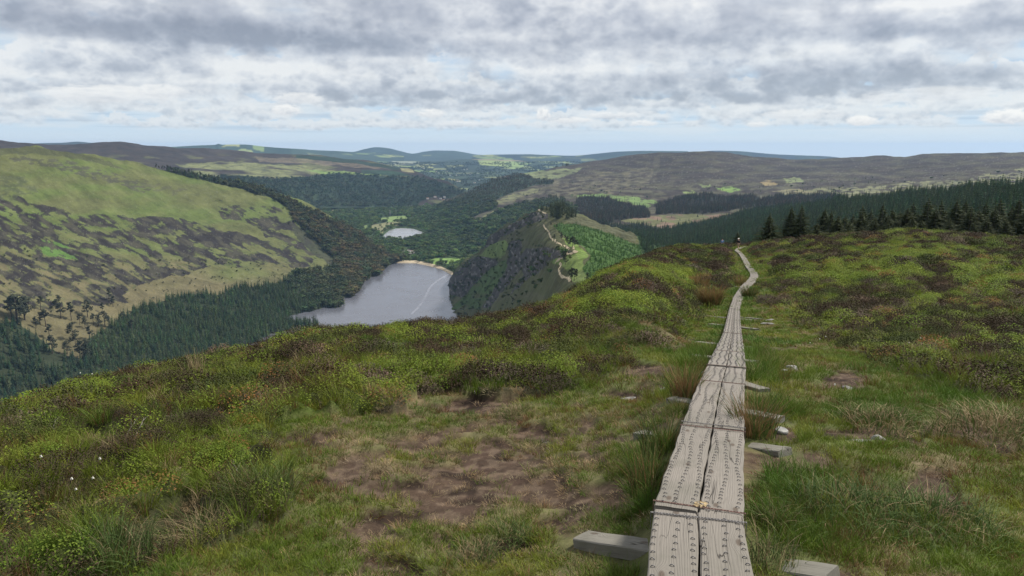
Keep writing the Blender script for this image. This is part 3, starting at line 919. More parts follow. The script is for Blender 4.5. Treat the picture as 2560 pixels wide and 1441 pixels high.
crag = Patch('crag_spur', 1096, 1760, 560, 300, [
    [(1096, 860, -346), (1150, 840, -342), (1250, 800, 1000), (1350, 775, 640), (1425, 748, 470), (1500, 712, 430), (1600, 680, 560), (1760, 668, 640)],
    [(1096, 790, -346), (1125, 770, -343), (1160, 745, 1560), (1200, 705, 1480), (1280, 665, 1240), (1340, 645, 980), (1400, 648, 700), (1440, 636, 670), (1500, 645, 650), (1600, 655, 720), (1760, 655, 800)],
    [(1096, 750, -346), (1120, 720, -342), (1140, 695, 1720), (1200, 655, 1590), (1280, 600, 1360), (1340, 578, 1150), (1390, 575, 1010), (1430, 580, 930), (1500, 600, 870), (1600, 628, 880), (1760, 645, 900)],
    [(1096, 745, -346), (1114, 725, -342), (1125, 697, -330), (1141, 667, 1800), (1162, 649, 1760), (1194, 632, 1700), (1209, 616, 1650), (1225, 590, 1580), (1250, 574, 1520), (1287, 551, 1450), (1319, 533, 1380),
     (1337, 525, 1320), (1370, 521, 1300), (1412, 524, 1250), (1444, 532, 1180), (1490, 552, 1150), (1553, 573, 1100), (1588, 584, 1050), (1640, 605, 1000), (1760, 640, 950)]],
    relief=9, rscale=70, back=(260, 160), seed=81, rockiness=1.2)
crag.build(crag_cols(crag), mt_near, 'craggy spur above the lake with dark cliffs and grassy top')

# --- slope of the dense plantation on the right
def plant_cols(P):
    return lay(full(P, C(.020, .035, .018)), sstep(0, .2, fbm(P.X / 60, P.Y / 60, 4, 160)) * .5, C(.04, .05, .022))
plantation = Patch('plantation_slope', 1480, 2900, 500, 120, [
    [(1480, 720, 700), (1700, 700, 600), (1850, 690, 520), (2100, 680, 420), (2560, 665, 330), (2900, 655, 300)],
    [(1480, 640, 1150), (1700, 610, 1300), (1850, 590, 1150), (2100, 565, 950), (2560, 545, 620), (2900, 535, 560)],
    [(1480, 585, 1650), (1560, 582, 1650), (1620, 580, 1700), (1700, 572, 1800), (1780, 558, 1800), (1860, 539, 1750), (1950, 524, 1650), (2050, 511, 1500), (2150, 500, 1400), (2250, 491, 1300), (2350, 484, 1200), (2450, 474, 1080), (2560, 463, 1000), (2900, 438, 900)]],
    relief=9, rscale=160, back=(300, 140), seed=91)
plantation.build(plant_cols(plantation), mt_near, 'slope covered by the dark spruce plantation')
# ------------------------------------------------------------------ near ground
def t_az(ca, py):
    v = (py - 720.5) / FPX
    return ca * (v * CT + ST) / (CT - v * ST)

PATH_R = np.array([0, 2.77, 5.02, 7.5, 10.0, 14, 24, 37, 53, 75, 92, 123, 150, 200, 300, 460.])
PATH_Z = np.array([-1.86, -1.90, -2.13, -2.50, -2.95, -3.85, -5.75, -7.80, -9.50, -12.1, -13.65, -16.55, -21.5, -32, -58, -105.])
CREST = [(-700, 1040, 9), (-300, 1000, 11), (0, 962, 14), (200, 912, 17), (330, 885, 18.5), (480, 862, 20), (620, 836, 22), (780, 802, 25), (900, 797, 26), (1000, 792, 28),
         (1130, 786, 31), (1220, 772, 33), (1300, 762, 36), (1380, 738, 41), (1440, 714, 46), (1500, 685, 56), (1560, 660, 68), (1620, 637, 84), (1700, 622, 104), (1790, 613, 122), (1850, 611, 128),
         (1920, 607, 130), (2000, 599, 134), (2100, 593, 138), (2200, 588, 138), (2290, 584, 138), (2400, 588, 134), (2560, 596, 125), (2900, 600, 118), (3400, 600, 110)]
_ca = []
for px, py, rc in CREST:
    py = py + 0.66 * FPX / rc
    dx, dy, t = ray_t(px, py); _ca.append((math.atan2(dx, dy), t, rc, px))
G_AZ = np.array([c[0] for c in _ca]); G_T = np.array([c[1] for c in _ca]); G_RC = np.array([c[2] for c in _ca])


def ground_smooth(x, y):
    x = np.asarray(x, float); y = np.asarray(y, float)
    r = np.hypot(x, y) + 1e-6
    a = np.arctan2(x, y)
    tc = pchip(G_AZ, G_T, a); rc = np.exp(pchip(G_AZ, np.log(G_RC), a))
    # parabola that touches the line of sight at the crest
    k = 1.87
    A_ = tc - 2 * k / rc; B_ = k / rc ** 2
    zq = -(k + A_ * r + B_ * r * r)
    rl = rc * 2.6                     # beyond: constant slope
    zl = -(k + A_ * rl + B_ * rl * rl) - (A_ + 2 * B_ * rl) * (r - rl)
    zpar = np.where(r > rl, zl, zq)
    zp = pchip(PATH_R, PATH_Z, r)
    tp = -zp / r
    # same profile bent so that its crest sits at the wanted row
    tpr = -pchip(PATH_R, PATH_Z, rc) / rc
    f = 1 + (tc / tpr - 1) * sstep(np.log(4.0), np.log(rc), np.log(r))
    zb = -r * tp * f
    w = sstep(math.radians(9.5), math.radians(14.5), a)
    z = zpar * (1 - w) + zb * w
    back = np.clip(-y, 0, 50)
    return np.where(y < 0, -1.87 + 0.02 * back, z)


def ang_ground(x, y):
    """smooth ground; behind the camera it blends to a gentle slope"""
    z = ground_smooth(x, y)
    r = np.hypot(x, y)
    w = sstep(0.6, 2.2, r)
    return -1.87 * (1 - w) + z * w


# --- board walk centre line (pixels of the board edges -> points on the ground)
def hit(px, py, lift=0.0):
    dx, dy, t = ray_t(px, py)
    lo, hi = 0.8, 400.0
    r = np.concatenate([np.linspace(1.0, 20, 400), np.geomspace(20, 420, 1500)])
    z = ang_ground(dx * r, dy * r) + lift
    f = -t * r - z
    i = np.argmax(f < 0)
    if f[i] >= 0: i = len(r) - 1
    r0, r1 = r[i - 1], r[i]; f0, f1 = f[i - 1], f[i]
    rr_ = r0 + (r1 - r0) * f0 / (f0 - f1 + 1e-12)
    return np.array([dx * rr_, dy * rr_, -t * rr_])

BOARD_TOP = 0.15
SECT_PIX = [((1630, 1302), (1874, 1345)), ((1711, 1055), (1857, 1085)), ((1757, 949), (1853, 967)), ((1777, 914), (1856, 921)), ((1790, 877), (1858, 882)),
            ((1804, 832), (1859.5, 836)), ((1812, 800), (1856, 803)), ((1819, 772), (1854, 774)), ((1832, 748), (1855, 749))]
cl = []
for L_, R_ in SECT_PIX:
    a = hit(L_[0], L_[1], BOARD_TOP); b = hit(R_[0], R_[1], BOARD_TOP)
    cl.append((a[:2] + b[:2]) / 2)
CENTRE = np.array(cl)
d0 = CENTRE[1] - CENTRE[0]; d0 /= np.linalg.norm(d0)
# the walk comes from under the camera
_b = (hit(1619, 1438, BOARD_TOP)[:2] + hit(1888, 1438, BOARD_TOP)[:2]) / 2
d0 = CENTRE[0] - _b; d0 /= np.linalg.norm(d0)
first = CENTRE[0] - d0 * 2.6
CENTRE = np.vstack([first - d0 * 2.5, first, CENTRE])
bend = []
for px, py in [(1846, 742), (1852, 732), (1860, 720), (1871, 709), (1881, 700), (1886, 691), (1884, 682), (1877, 673), (1870, 664), (1865, 655), (1860, 646), (1855, 638), (1849, 631), (1841, 626.5), (1846, 622), (1856, 618.5), (1866, 616.5)]:
    bend.append(hit(px, py, BOARD_TOP)[:2])
bend = np.array(bend)
PATHLINE = np.vstack([CENTRE, bend])


def path_dist(x, y):
    d = np.full(np.shape(x), 1e9)
    for (xa, ya), (xb, yb) in zip(PATHLINE[:-1], PATHLINE[1:]):
        L2 = (xb - xa) ** 2 + (yb - ya) ** 2
        u = np.clip(((x - xa) * (xb - xa) + (y - ya) * (yb - ya)) / L2, 0, 1)
        d = np.minimum(d, np.hypot(x - xa - u * (xb - xa), y - ya - u * (yb - ya)))
    return d

TURF = [(310, 1460), (420, 1400), (560, 1370), (680, 1330), (730, 1250), (720, 1180), (660, 1130), (740, 1075), (870, 1045), (960, 1030), (1060, 995), (1160, 985), (1300, 990), (1420, 985), (1490, 965),
        (1520, 920), (1600, 890), (1660, 855), (1720, 820), (1770, 780), (1810, 745), (1845, 700), (1862, 700), (1900, 740), (1930, 780), (2030, 830), (2130, 880), (2250, 930), (2400, 985), (2560, 1000), (2900, 1010), (2900, 1700), (310, 1700)]
PEAT = [(1180, 1015, 150, 24, 1.), (1330, 1076, 80, 20, 1.2), (1235, 1112, 48, 24, 1.4), (1185, 1160, 75, 22, 1.), (1290, 1185, 120, 20, .9), (1235, 1235, 75, 34, 1.1), (1100, 1352, 46, 22, 1.3), (1290, 1362, 70, 24, 1.1),
        (985, 1415, 75, 30, 1.2), (1190, 1400, 60, 24, 1.2), (1600, 925, 110, 22, 1.), (1650, 965, 70, 14, .9), (1560, 985, 60, 12, 1.1), (2120, 950, 62, 20, 1.3), (2180, 1085, 150, 24, 1.2), (2400, 1075, 160, 26, 1.),
        (2500, 1110, 90, 18, 1.1), (2330, 1205, 80, 34, 1.1), (2380, 1260, 90, 22, .7), (2000, 925, 60, 16, .8), (2060, 1145, 50, 16, .8), (1950, 1090, 60, 26, 1.), (1670, 870, 60, 14, .8), (1720, 850, 30, 10, .8),
        (1965, 865, 50, 10, .6), (1360, 1310, 80, 30, .6), (1100, 1130, 90, 40, .5), (2020, 1180, 70, 20, .6), (2500, 1330, 90, 60, .6), (1540, 1100, 60, 30, .3), (900, 1380, 80, 30, .4), (1230, 1270, 170, 50, .6), (1150, 1330, 160, 60, .35)]
BILB = [(230, 1015, 110, 30, .8), (620, 1000, 90, 22, .4), (960, 1010, 120, 16, 1.), (1130, 955, 130, 18, 1.), (1400, 962, 80, 16, 1.), (1270, 955, 120, 16, .7), (780, 1060, 110, 18, 1.), (640, 1110, 90, 26, .8), (470, 1190, 140, 40, 1.),
        (300, 1270, 150, 50, .4), (120, 1190, 90, 26, .6), (90, 1420, 140, 40, .6), (1000, 850, 200, 18, .3), (1480, 770, 160, 24, .8), (1620, 700, 150, 26, .9), (1380, 800, 160, 22, .5), (560, 860, 120, 12, .5), (2150, 690, 200, 36, .8),
        (2280, 640, 180, 26, .9), (2470, 700, 160, 50, .6), (2000, 650, 90, 14, .5), (2380, 760, 240, 30, .4), (1960, 740, 70, 20, .3), (560, 1390, 160, 40, .5), (1700, 740, 90, 14, .4), (2250, 588, 60, 8, .9)]

def blobs(px, py, L):
    s = np.zeros(np.shape(px))
    for cx, cy_, rx, ry, w in L:
        s = np.maximum(s, w * np.exp(-((px - cx) / rx) ** 2 - ((py - cy_) / ry) ** 2))
    return s


def zones(x, y):
    """(heath, peat, bilberry, dry) masks of the near ground at plan points"""
    z = ang_ground(x, y)
    yy = np.maximum(y, 0.6)
    px, py = proj(x, yy, z)
    py = np.clip(py, 300, 1700); px = np.clip(px, -900, 3400)
    r = np.hypot(x, y)
    wob = fbm(x / 1.3, y / 1.3, 3, 201) * 55 * np.clip(6 / r, .12, 1)
    turf = inpoly(px + wob * 1.6, py + wob, TURF).astype(float)
    pd = path_dist(x, y)
    h = 1 - turf
    h = h * (1 - (1 - sstep(1.2, 3.2, pd)) * 0.75)
    n = fbm(x / 0.45, y / 0.45, 4, 203)
    peat = blobs(px, py, PEAT) * 1.15 + n * 0.75
    peat = sstep(0.42, 0.66, peat) * turf
    bil = sstep(0.30, 0.62, blobs(px, py, BILB) + fbm(x / (0.6 + r * .03), y / (0.6 + r * .03), 3, 204) * 0.6)
    dry = sstep(0.05, 0.40, fbm(x / 1.1, y / 1.1, 4, 205))
    central = np.exp(-((px - 1230) / 420) ** 2 - ((py - 1200) / 190) ** 2)
    dry = np.clip(dry * 0.8 + central * 0.75 + n * .3, 0, 1)
    peat = np.maximum(peat, sstep(.30, .75, central + n * 1.3 + fbm(x / 1.2, y / 1.2, 2, 207) * .6) * .95 * turf)
    return h, peat, bil, dry, px, py, r, pd


BEAM_PIX = [((1452, 1336), (2075, 1428), .155, .075, .080), ((1597, 1078), (1962, 1122), .145, .075, .085), ((1677, 993), (1951, 1043), .135, .075, .085),
            ((1726, 886), (1890, 903), .150, .09, .09), ((1743, 854), (1880, 868), .15, .09, .09), ((1766, 928), (1911, 972), .14, .09, .10),
            ((1776, 809), (1893, 822), .16, .09, .09), ((1740, 787), (1880, 800), .16, .09, .10), ((1820, 790), (1905, 797), .16, .09, .10)]
_bs = [(hit(*a, .06)[:2], hit(*b, .06)[:2]) for a, b, *_ in BEAM_PIX]
def beam_dist(x, y):
    d = np.full(np.shape(x), 1e9)
    for (xa, ya), (xb, yb) in _bs:
        u = np.clip(((x - xa) * (xb - xa) + (y - ya) * (yb - ya)) / ((xb - xa) ** 2 + (yb - ya) ** 2), 0, 1)
        d = np.minimum(d, np.hypot(x - xa - u * (xb - xa), y - ya - u * (yb - ya)))
    return d


def ground_h(x, y, zn=None):
    x = np.asarray(x, float); y = np.asarray(y, float)
    h, peat, bil, dry, px, py, r, pd = zn if zn is not None else zones(x, y)
    z = ang_ground(x, y)
    ls = 0.95 + 1.7 * sstep(12, 80, r)
    # rounded cushions: ridged in the negative, so hollows are sharp and tops are round
    q = 1 - np.abs(fbm(x / ls, y / ls * 1.05, 3, 210)) * 2.6
    hum = (q - 0.50) * (0.27 + 0.20 * sstep(12, 70, r))
    sw = fbm(x / 4.5, y / 4.5, 2, 213) * 0.14 * sstep(3, 14, r)
    flat = fbm(x / 0.35, y / 0.35, 3, 214) * 0.030 + fbm(x / 1.6, y / 1.6, 3, 215) * 0.07
    clear = sstep(0.42, 1.1, pd)
    nearb = r < 45
    if nearb.any():
        bd_ = beam_dist(x[nearb], y[nearb]); clear = clear.copy(); clear[nearb] *= sstep(0.10, 0.35, bd_)
    z = z + (h * hum + (1 - h) * flat) * clear + sw * clear + flat * 0.25 * (1 - clear)
    z = z - peat * 0.05 * clear
    z = z + bil * h * 0.05 * clear
    return z


def build_ground():
    az1 = np.radians(np.concatenate([np.linspace(-180, -46, 60)[:-1], np.linspace(-46, 46, 760), np.linspace(46, 180, 60)[1:]]))
    r1 = np.concatenate([np.linspace(0.02, 1.6, 14)[:-1], np.geomspace(1.6, 150, 560)[:-1], np.geomspace(150, 460, 60)])
    A, R = np.meshgrid(az1, r1)
    X = np.sin(A) * R; Y = np.cos(A) * R
    zn = zones(X, Y)
    Z = ground_h(X, Y, zn)
    h, peat, bil, dry, px, py, r, pd = zn
    c = np.broadcast_to(C(.080, .090, .034), X.shape + (3,)).copy()
    fine = fbm(X / 0.16, Y / 0.16, 3, 220)
    mid = fbm(X / 0.7, Y / 0.7, 4, 221)
    c = lay(c, sstep(-.1, .3, mid) * 0.6, C(.085, .105, .032))
    c = lay(c, dry * 0.80, C(.150, .112, .070))
    c = lay(c, sstep(.0, .3, fine) * dry * .5, C(.17, .135, .085))
    c = lay(c, h, C(.030, .030, .016))
    c = lay(c, h * sstep(-.05, .2, fbm(X / (1 + r * .02), Y / (1 + r * .02), 4, 222)), C(.045, .055, .018))
    c = lay(c, h * bil * 0.8, C(.060, .085, .018))
    c = lay(c, peat, C(.055, .036, .027))
    c = lay(c, peat * sstep(.0, .12, fine), C(.100, .072, .052))
    c = lay(c, peat * sstep(.10, .25, fbm(X / .5, Y / .5, 3, 226)), C(.026, .017, .013))
    me = grid_mesh('ground', np.stack([X, Y, Z], -1), c)
    o = mesh_obj('ground', me, mat_terrain('peat_turf', 6.0, 0.02, 0.35))
    o['kind'] = 'structure'; o['label'] = 'peaty moorland top sloping away from the board walk'
build_ground()
# ------------------------------------------------------------------ geometry-node scatter of uncountable things
def proto(name, me):
    o = bpy.data.objects.new(name, me)
    return o


def scatter(name, protos, pts, rotz, scl, tint, idx, tilt=None, label=None):
    n = len(pts)
    me = bpy.data.meshes.new(name + '_points')
    me.vertices.add(n)
    me.vertices.foreach_set('co', np.asarray(pts, np.float32).reshape(-1))
    rot = np.zeros((n, 3), np.float32); rot[:, 2] = rotz
    if tilt is not None: rot[:, 0] = tilt[0]; rot[:, 1] = tilt[1]
    a = me.attributes.new('rot', 'FLOAT_VECTOR', 'POINT'); a.data.foreach_set('vector', rot.reshape(-1))
    s = np.asarray(scl, np.float32)
    if s.ndim == 1: s = np.repeat(s[:, None], 3, 1)
    a = me.attributes.new('scl', 'FLOAT_VECTOR', 'POINT'); a.data.foreach_set('vector', s.reshape(-1))
    a = me.attributes.new('tint', 'FLOAT_VECTOR', 'POINT'); a.data.foreach_set('vector', np.asarray(tint, np.float32).reshape(-1))
    a = me.attributes.new('pick', 'INT', 'POINT'); a.data.foreach_set('value', np.asarray(idx, np.int32))
    me.update()
    o = mesh_obj(name, me)
    o['kind'] = 'stuff'
    if label: o['label'] = label
    ng = bpy.data.node_groups.new(name + '_scatter', 'GeometryNodeTree')
    ng.interface.new_socket('Geometry', in_out='INPUT', socket_type='NodeSocketGeometry')
    ng.interface.new_socket('Geometry', in_out='OUTPUT', socket_type='NodeSocketGeometry')
    N = ng.nodes; L = ng.links
    gi = N.new('NodeGroupInput'); go = N.new('NodeGroupOutput')
    iop = N.new('GeometryNodeInstanceOnPoints')
    g2i = N.new('GeometryNodeGeometryToInstance')
    for p in reversed(protos):
        oi = N.new('GeometryNodeObjectInfo'); oi.inputs['Object'].default_value = p
        oi.inputs['As Instance'].default_value = False
        one = N.new('GeometryNodeGeometryToInstance')
        L.new(oi.outputs['Geometry'], one.inputs[0])
        L.new(one.outputs[0], g2i.inputs[0]) if len(protos) == 0 else None
        if p is protos[-1]:
            jn = N.new('GeometryNodeJoinGeometry')
        L.new(one.outputs[0], jn.inputs[0])
    N.remove(g2i)
    L.new(gi.outputs[0], iop.inputs['Points'])
    L.new(jn.outputs[0], iop.inputs['Instance'])
    iop.inputs['Pick Instance'].default_value = True
    def na(nm, typ):
        nd = N.new('GeometryNodeInputNamedAttribute'); nd.data_type = typ
        nd.inputs['Name'].default_value = nm
        return nd.outputs['Attribute']
    L.new(na('pick', 'INT'), iop.inputs['Instance Index'])
    L.new(na('rot', 'FLOAT_VECTOR'), iop.inputs['Rotation'])
    L.new(na('scl', 'FLOAT_VECTOR'), iop.inputs['Scale'])
    L.new(iop.outputs[0], go.inputs[0])
    md = o.modifiers.new('scatter', 'NODES'); md.node_group = ng
    return o


# ------------------------------------------------------------------ tree shapes (unit height)
def tube_ring(verts, faces, mi, pts, rads, k=6, mat=0):
    base = len(verts)
    for p, r in zip(pts, rads):
        for j in range(k):
            a = 2 * math.pi * j / k
            verts.append((p[0] + r * math.cos(a), p[1] + r * math.sin(a), p[2]))
    for i in range(len(pts) - 1):
        for j in range(k):
            a = base + i * k + j; b = base + i * k + (j + 1) % k
            faces.append((a, b, b + k, a + k)); mi.append(mat)


def cone_tree(seed, w=0.2, tiers=8, n=7, skirt=0.08, trunk=True):
    """small conifer: whorls of drooping boughs"""
    R = random.Random(seed)
    v, f, mi = [], [], []
    if trunk: tube_ring(v, f, mi, [(0, 0, -0.05), (0, 0, 0.9)], [0.014, 0.003], 4, 0)
    for i in range(tiers):
        t = i / (tiers - 1)
        z = skirt + (0.93 - skirt) * t
        rad = w * (1 - t) ** 0.85 * R.uniform(0.8, 1.15) + 0.012
        o = R.uniform(0, 6.28)
        c = len(v); v.append((0, 0, z + rad * 0.55 + 0.03))
        for k in range(n):
            a = o + 2 * math.pi * k / n + R.uniform(-.18, .18); q = rad * R.uniform(0.65, 1.2)
            v.append((q * math.cos(a), q * math.sin(a), z - q * R.uniform(0.05, 0.4)))
            a2 = a + math.pi / n; q2 = rad * R.uniform(0.3, 0.5)
            v.append((q2 * math.cos(a2), q2 * math.sin(a2), z + rad * 0.12))
        for k in range(2 * n):
            f.append((c, c + 1 + k, c + 1 + (k + 1) % (2 * n))); mi.append(1)
    c = len(v)
    for k in range(3):
        a = 2.09 * k; v.append((0.012 * math.cos(a), 0.012 * math.sin(a), 0.9))
    v.append((0, 0, 1.0))
    for k in range(3): f.append((c + k, c + (k + 1) % 3, c + 3)); mi.append(1)
    return v, f, mi


def spruce_fine(seed, w=0.23, tiers=24, skirt=0.03):
    """crown only: every bough a drooping spray with side twigs"""
    R = random.Random(seed)
    v, f = [], []
    for i in range(tiers):
        t = i / (tiers - 1)
        z = skirt + (0.95 - skirt) * t ** 0.95
        rad0 = w * (1 - t) ** 0.8 * R.uniform(0.82, 1.1) + 0.012
        nb = 10 if t < 0.6 else 7
        o = R.uniform(0, 6.28)
        for b in range(nb):
            a = o + 2 * math.pi * b / nb + R.uniform(-.25, .25)
            L = rad0 * R.uniform(0.6, 1.22)
            up = R.uniform(-0.30, 0.10) + 0.35 * t
            dx, dy = math.cos(a), math.sin(a); sx, sy = -dy, dx
            def P(s, side=0.0, dz=0.0):
                zz = z + L * (up * s - 0.32 * s * s + 0.12 * s ** 3) + dz
                return (dx * L * s + sx * side, dy * L * s + sy * side, zz)
            S = 5
            for k in range(S):
                s0 = k / S + 0.05; s1 = (k + 1) / S
                wd = (0.30 * L) * (1 - s0 * 0.75) + 0.006
                c = len(v)
                for sgn in (1, -1):
                    v.append(P(s0)); v.append(P(s0 + 0.14, sgn * 0.012)); v.append(P(s0 + 0.28 + R.uniform(0, .12), sgn * wd * R.uniform(.7, 1.2), -0.10 * L * R.uniform(0.3, 1.2)))
                    v.append(P(s0 + 0.02, sgn * wd * 0.45, -0.12 * L * R.uniform(.5, 1.1)))
                    q = len(v) - 4
                    f.append((q, q + 1, q + 2)); f.append((q, q + 2, q + 3))
            c = len(v)
            v.append(P(0.8, 0.006)); v.append(P(0.8, -0.006)); v.append(P(1.12))
            f.append((c, c + 1, c + 2))
            # foliage hanging below the bough closes the crown
            c = len(v)
            v.append(P(0.05)); v.append(P(0.75)); v.append(P(0.45, 0, -0.045)); f.append((c, c + 1, c + 2))
    c = len(v)
    for k in range(4):
        a = 1.57 * k; v.append((0.01 * math.cos(a), 0.01 * math.sin(a), 0.93))
    v.append((0, 0, 1.0))
    for k in range(4): f.append((c + k, c + (k + 1) % 4, c + 4))
    return v, f


def leaf_puff(R, v, f, c, rx, rz, n, size):
    for _ in range(n):
        while True:
            p = (R.uniform(-1, 1), R.uniform(-1, 1), R.uniform(-1, 1)); q = math.sqrt(sum(a * a for a in p))
            if 0.35 < q < 1: break
        x, y, z = c[0] + p[0] * rx, c[1] + p[1] * rx, c[2] + p[2] * rz
        s = size * R.uniform(0.6, 1.3)
        nrm = Vector((p[0] + R.uniform(-.7, .7), p[1] + R.uniform(-.7, .7), p[2] + R.uniform(-.2, 1.2))).normalized()
        t1 = nrm.orthogonal().normalized(); t1.rotate(Matrix.Rotation(R.uniform(0, 6.28), 3, nrm)); t2 = nrm.cross(t1)
        b = len(v)
        for u, w in ((-1, -.3), (.2, -.9), (1, .2), (-.1, .9)):
            q = t1 * u * s + t2 * w * s
            v.append((x + q.x, y + q.y, z + q.z + (0.15 * s if u * w > 0 else -0.15 * s)))
        f.append((b, b + 1, b + 2)); f.append((b, b + 2, b + 3))


def pine_parts(seed, spread=0.2, puffs=11, n=34, low=0.45):
    R = random.Random(seed)
    tv, tf, tm = [], [], []
    lean = (R.uniform(-.06, .06), R.uniform(-.06, .06))
    pts = [(lean[0] * s * s, lean[1] * s * s, s * 0.92 - 0.03) for s in (0, .25, .5, .75, 1)]
    tube_ring(tv, tf, tm, pts, [.026, .02, .016, .011, .004], 6)
    v, f = [], []
    for i in range(puffs):
        t = low + (0.95 - low) * (i + R.random() * .6) / puffs
        a = R.uniform(0, 6.28) if i < puffs - 1 else 0
        d = spread * (1 - (t - low) / (1 - low)) ** 0.5 * R.uniform(0.35, 1.0) if i < puffs - 1 else 0
        bx, by = lean[0] * t * t, lean[1] * t * t
        c = (bx + d * math.cos(a), by + d * math.sin(a), t + d * 0.1)
        if d > 0.03:
            b0 = len(tv)
            for (q, r) in (((bx, by, t - 0.05), .007), ((c[0], c[1], c[2] - 0.01), .003)):
                for k in range(3):
                    aa = 2.09 * k; tv.append((q[0] + r * math.cos(aa), q[1] + r * math.sin(aa), q[2] + r * .5 * math.sin(aa)))
            for k in range(3): tf.append((b0 + k, b0 + (k + 1) % 3, b0 + 3 + (k + 1) % 3, b0 + 3 + k)); tm.append(0)
        leaf_puff(R, v, f, c, spread * R.uniform(.38, .6), spread * R.uniform(.2, .32), n, 0.028)
    return (tv, tf), (v, f)


def broad_mesh(seed, n=150):
    R = random.Random(seed)
    v, f, mi = [], [], []
    tube_ring(v, f, mi, [(0, 0, -.05), (0, 0, .55)], [.03, .012], 5, 0)
    for k in range(7):
        a = R.uniform(0, 6.28); d = R.uniform(0.08, .30); z = R.uniform(.35, .8)
        n0 = len(f)
        leaf_puff(R, v, f, (d * math.cos(a), d * math.sin(a), z), R.uniform(.16, .26), R.uniform(.13, .2), n // 7, 0.07)
        mi += [1] * (len(f) - n0)
    return v, f, mi


m_bark = mat_plain('bark', (.07, .055, .042), nscale=14, amount=.35, bump=.01)
m_bark_pale = mat_plain('pale_bark', (.14, .12, .10), nscale=14, amount=.3)
m_inst_leaf = mat_leaf('woodland_leaves', (1, 1, 1), (.8, .9, .8), inst=True, trans=.12, var=.35)
m_spruce = mat_leaf('spruce_needles', (.048, .064, .028), (.066, .082, .034), trans=.12, var=.35)
m_pine = mat_leaf('pine_needles', (.030, .038, .021), (.045, .050, .028), trans=.12, var=.3)

P_CON = []
for k, (w, ti) in enumerate(((.17, 8), (.2, 9), (.15, 8), (.22, 7))):
    v, f, mi = cone_tree(100 + k, w, ti)
    me = raw_mesh('wood_conifer', v, f, matidx=mi); me.materials.append(m_bark); me.materials.append(m_inst_leaf); P_CON.append(proto('wood_conifer', me))
P_BRD = []
for k in range(4):
    v, f, mi = broad_mesh(200 + k)
    me = raw_mesh('wood_broadleaf', v, f, matidx=mi); me.materials.append(m_bark); me.materials.append(m_inst_leaf); P_BRD.append(proto('wood_broadleaf', me))
P_PIN = []
for k in range(3):
    (tv, tf), (v, f) = pine_parts(300 + k, .22, 8, 16, .38)
    nt_ = len(tv)
    me = raw_mesh('wood_pine', tv + v, tf + [tuple(i + nt_ for i in q) for q in f], matidx=[0] * len(tf) + [1] * len(f))
    me.materials.append(m_bark_pale); me.materials.append(m_inst_leaf); P_PIN.append(proto('wood_pine', me))
PALL = P_CON + P_BRD + P_PIN           # 0-3 conifer, 4-7 broadleaf, 8-10 pine

# individual trees: shared meshes, one object per tree with trunk and crown
SPR = []
for k in range(5):
    v, f = spruce_fine(400 + k, R_ := [.24, .20, .27, .22, .25][k], 24 + k % 2 * 3, [.02, .05, .02, .10, .03][k])
    cm = raw_mesh('spruce_crown', v, f); cm.materials.append(m_spruce)
    tv, tf, tm = [], [], []
    tube_ring(tv, tf, tm, [(0, 0, -.06), (0, 0, .3), (0, 0, .95)], [.017, .012, .002], 7)
    tm_ = raw_mesh('spruce_trunk', tv, tf, True); tm_.materials.append(m_bark)
    SPR.append((tm_, cm))
PIN = []
for k in range(5):
    (tv, tf), (v, f) = pine_parts(500 + k, [.24, .2, .28, .17, .3][k], 12, 44, [.35, .45, .3, .5, .25][k])
    tm_ = raw_mesh('pine_trunk', tv, tf, True); tm_.materials.append(m_bark)
    cm = raw_mesh('pine_crown', v, f); cm.materials.append(m_pine); PIN.append((tm_, cm))
LCO = []
for k in range(4):
    v, f, mi = cone_tree(600 + k, [.16, .19, .14, .21][k], 11, 8, .05, trunk=False)
    cm = raw_mesh('conifer_crown', v, f); cm.materials.append(m_spruce)
    tv, tf, tm = [], [], []
    tube_ring(tv, tf, tm, [(0, 0, -.06), (0, 0, .9)], [.014, .002], 5)
    tm_ = raw_mesh('conifer_trunk', tv, tf, True); tm_.materials.append(m_bark); LCO.append((tm_, cm))


def tree(name, lib, k, p, h, label, cat, group, wide=1.0, parts=True):
    r = empty(name, tuple(p), random.uniform(0, 6.28))
    r.scale = (h * wide, h * wide, h)
    tag(r, label, cat, group)
    tm_, cm = lib[k % len(lib)]
    a = bpy.data.objects.new('trunk', tm_); COL.objects.link(a); a.parent = r
    b = bpy.data.objects.new('crown', cm); COL.objects.link(b); b.parent = r
    return r


def on_ground(px, r):
    dx, dy, _ = ray_t(px, 600)
    x, y = dx * r, dy * r
    return np.array([x, y, float(ground_h(np.array([x]), np.array([y]))[0])])


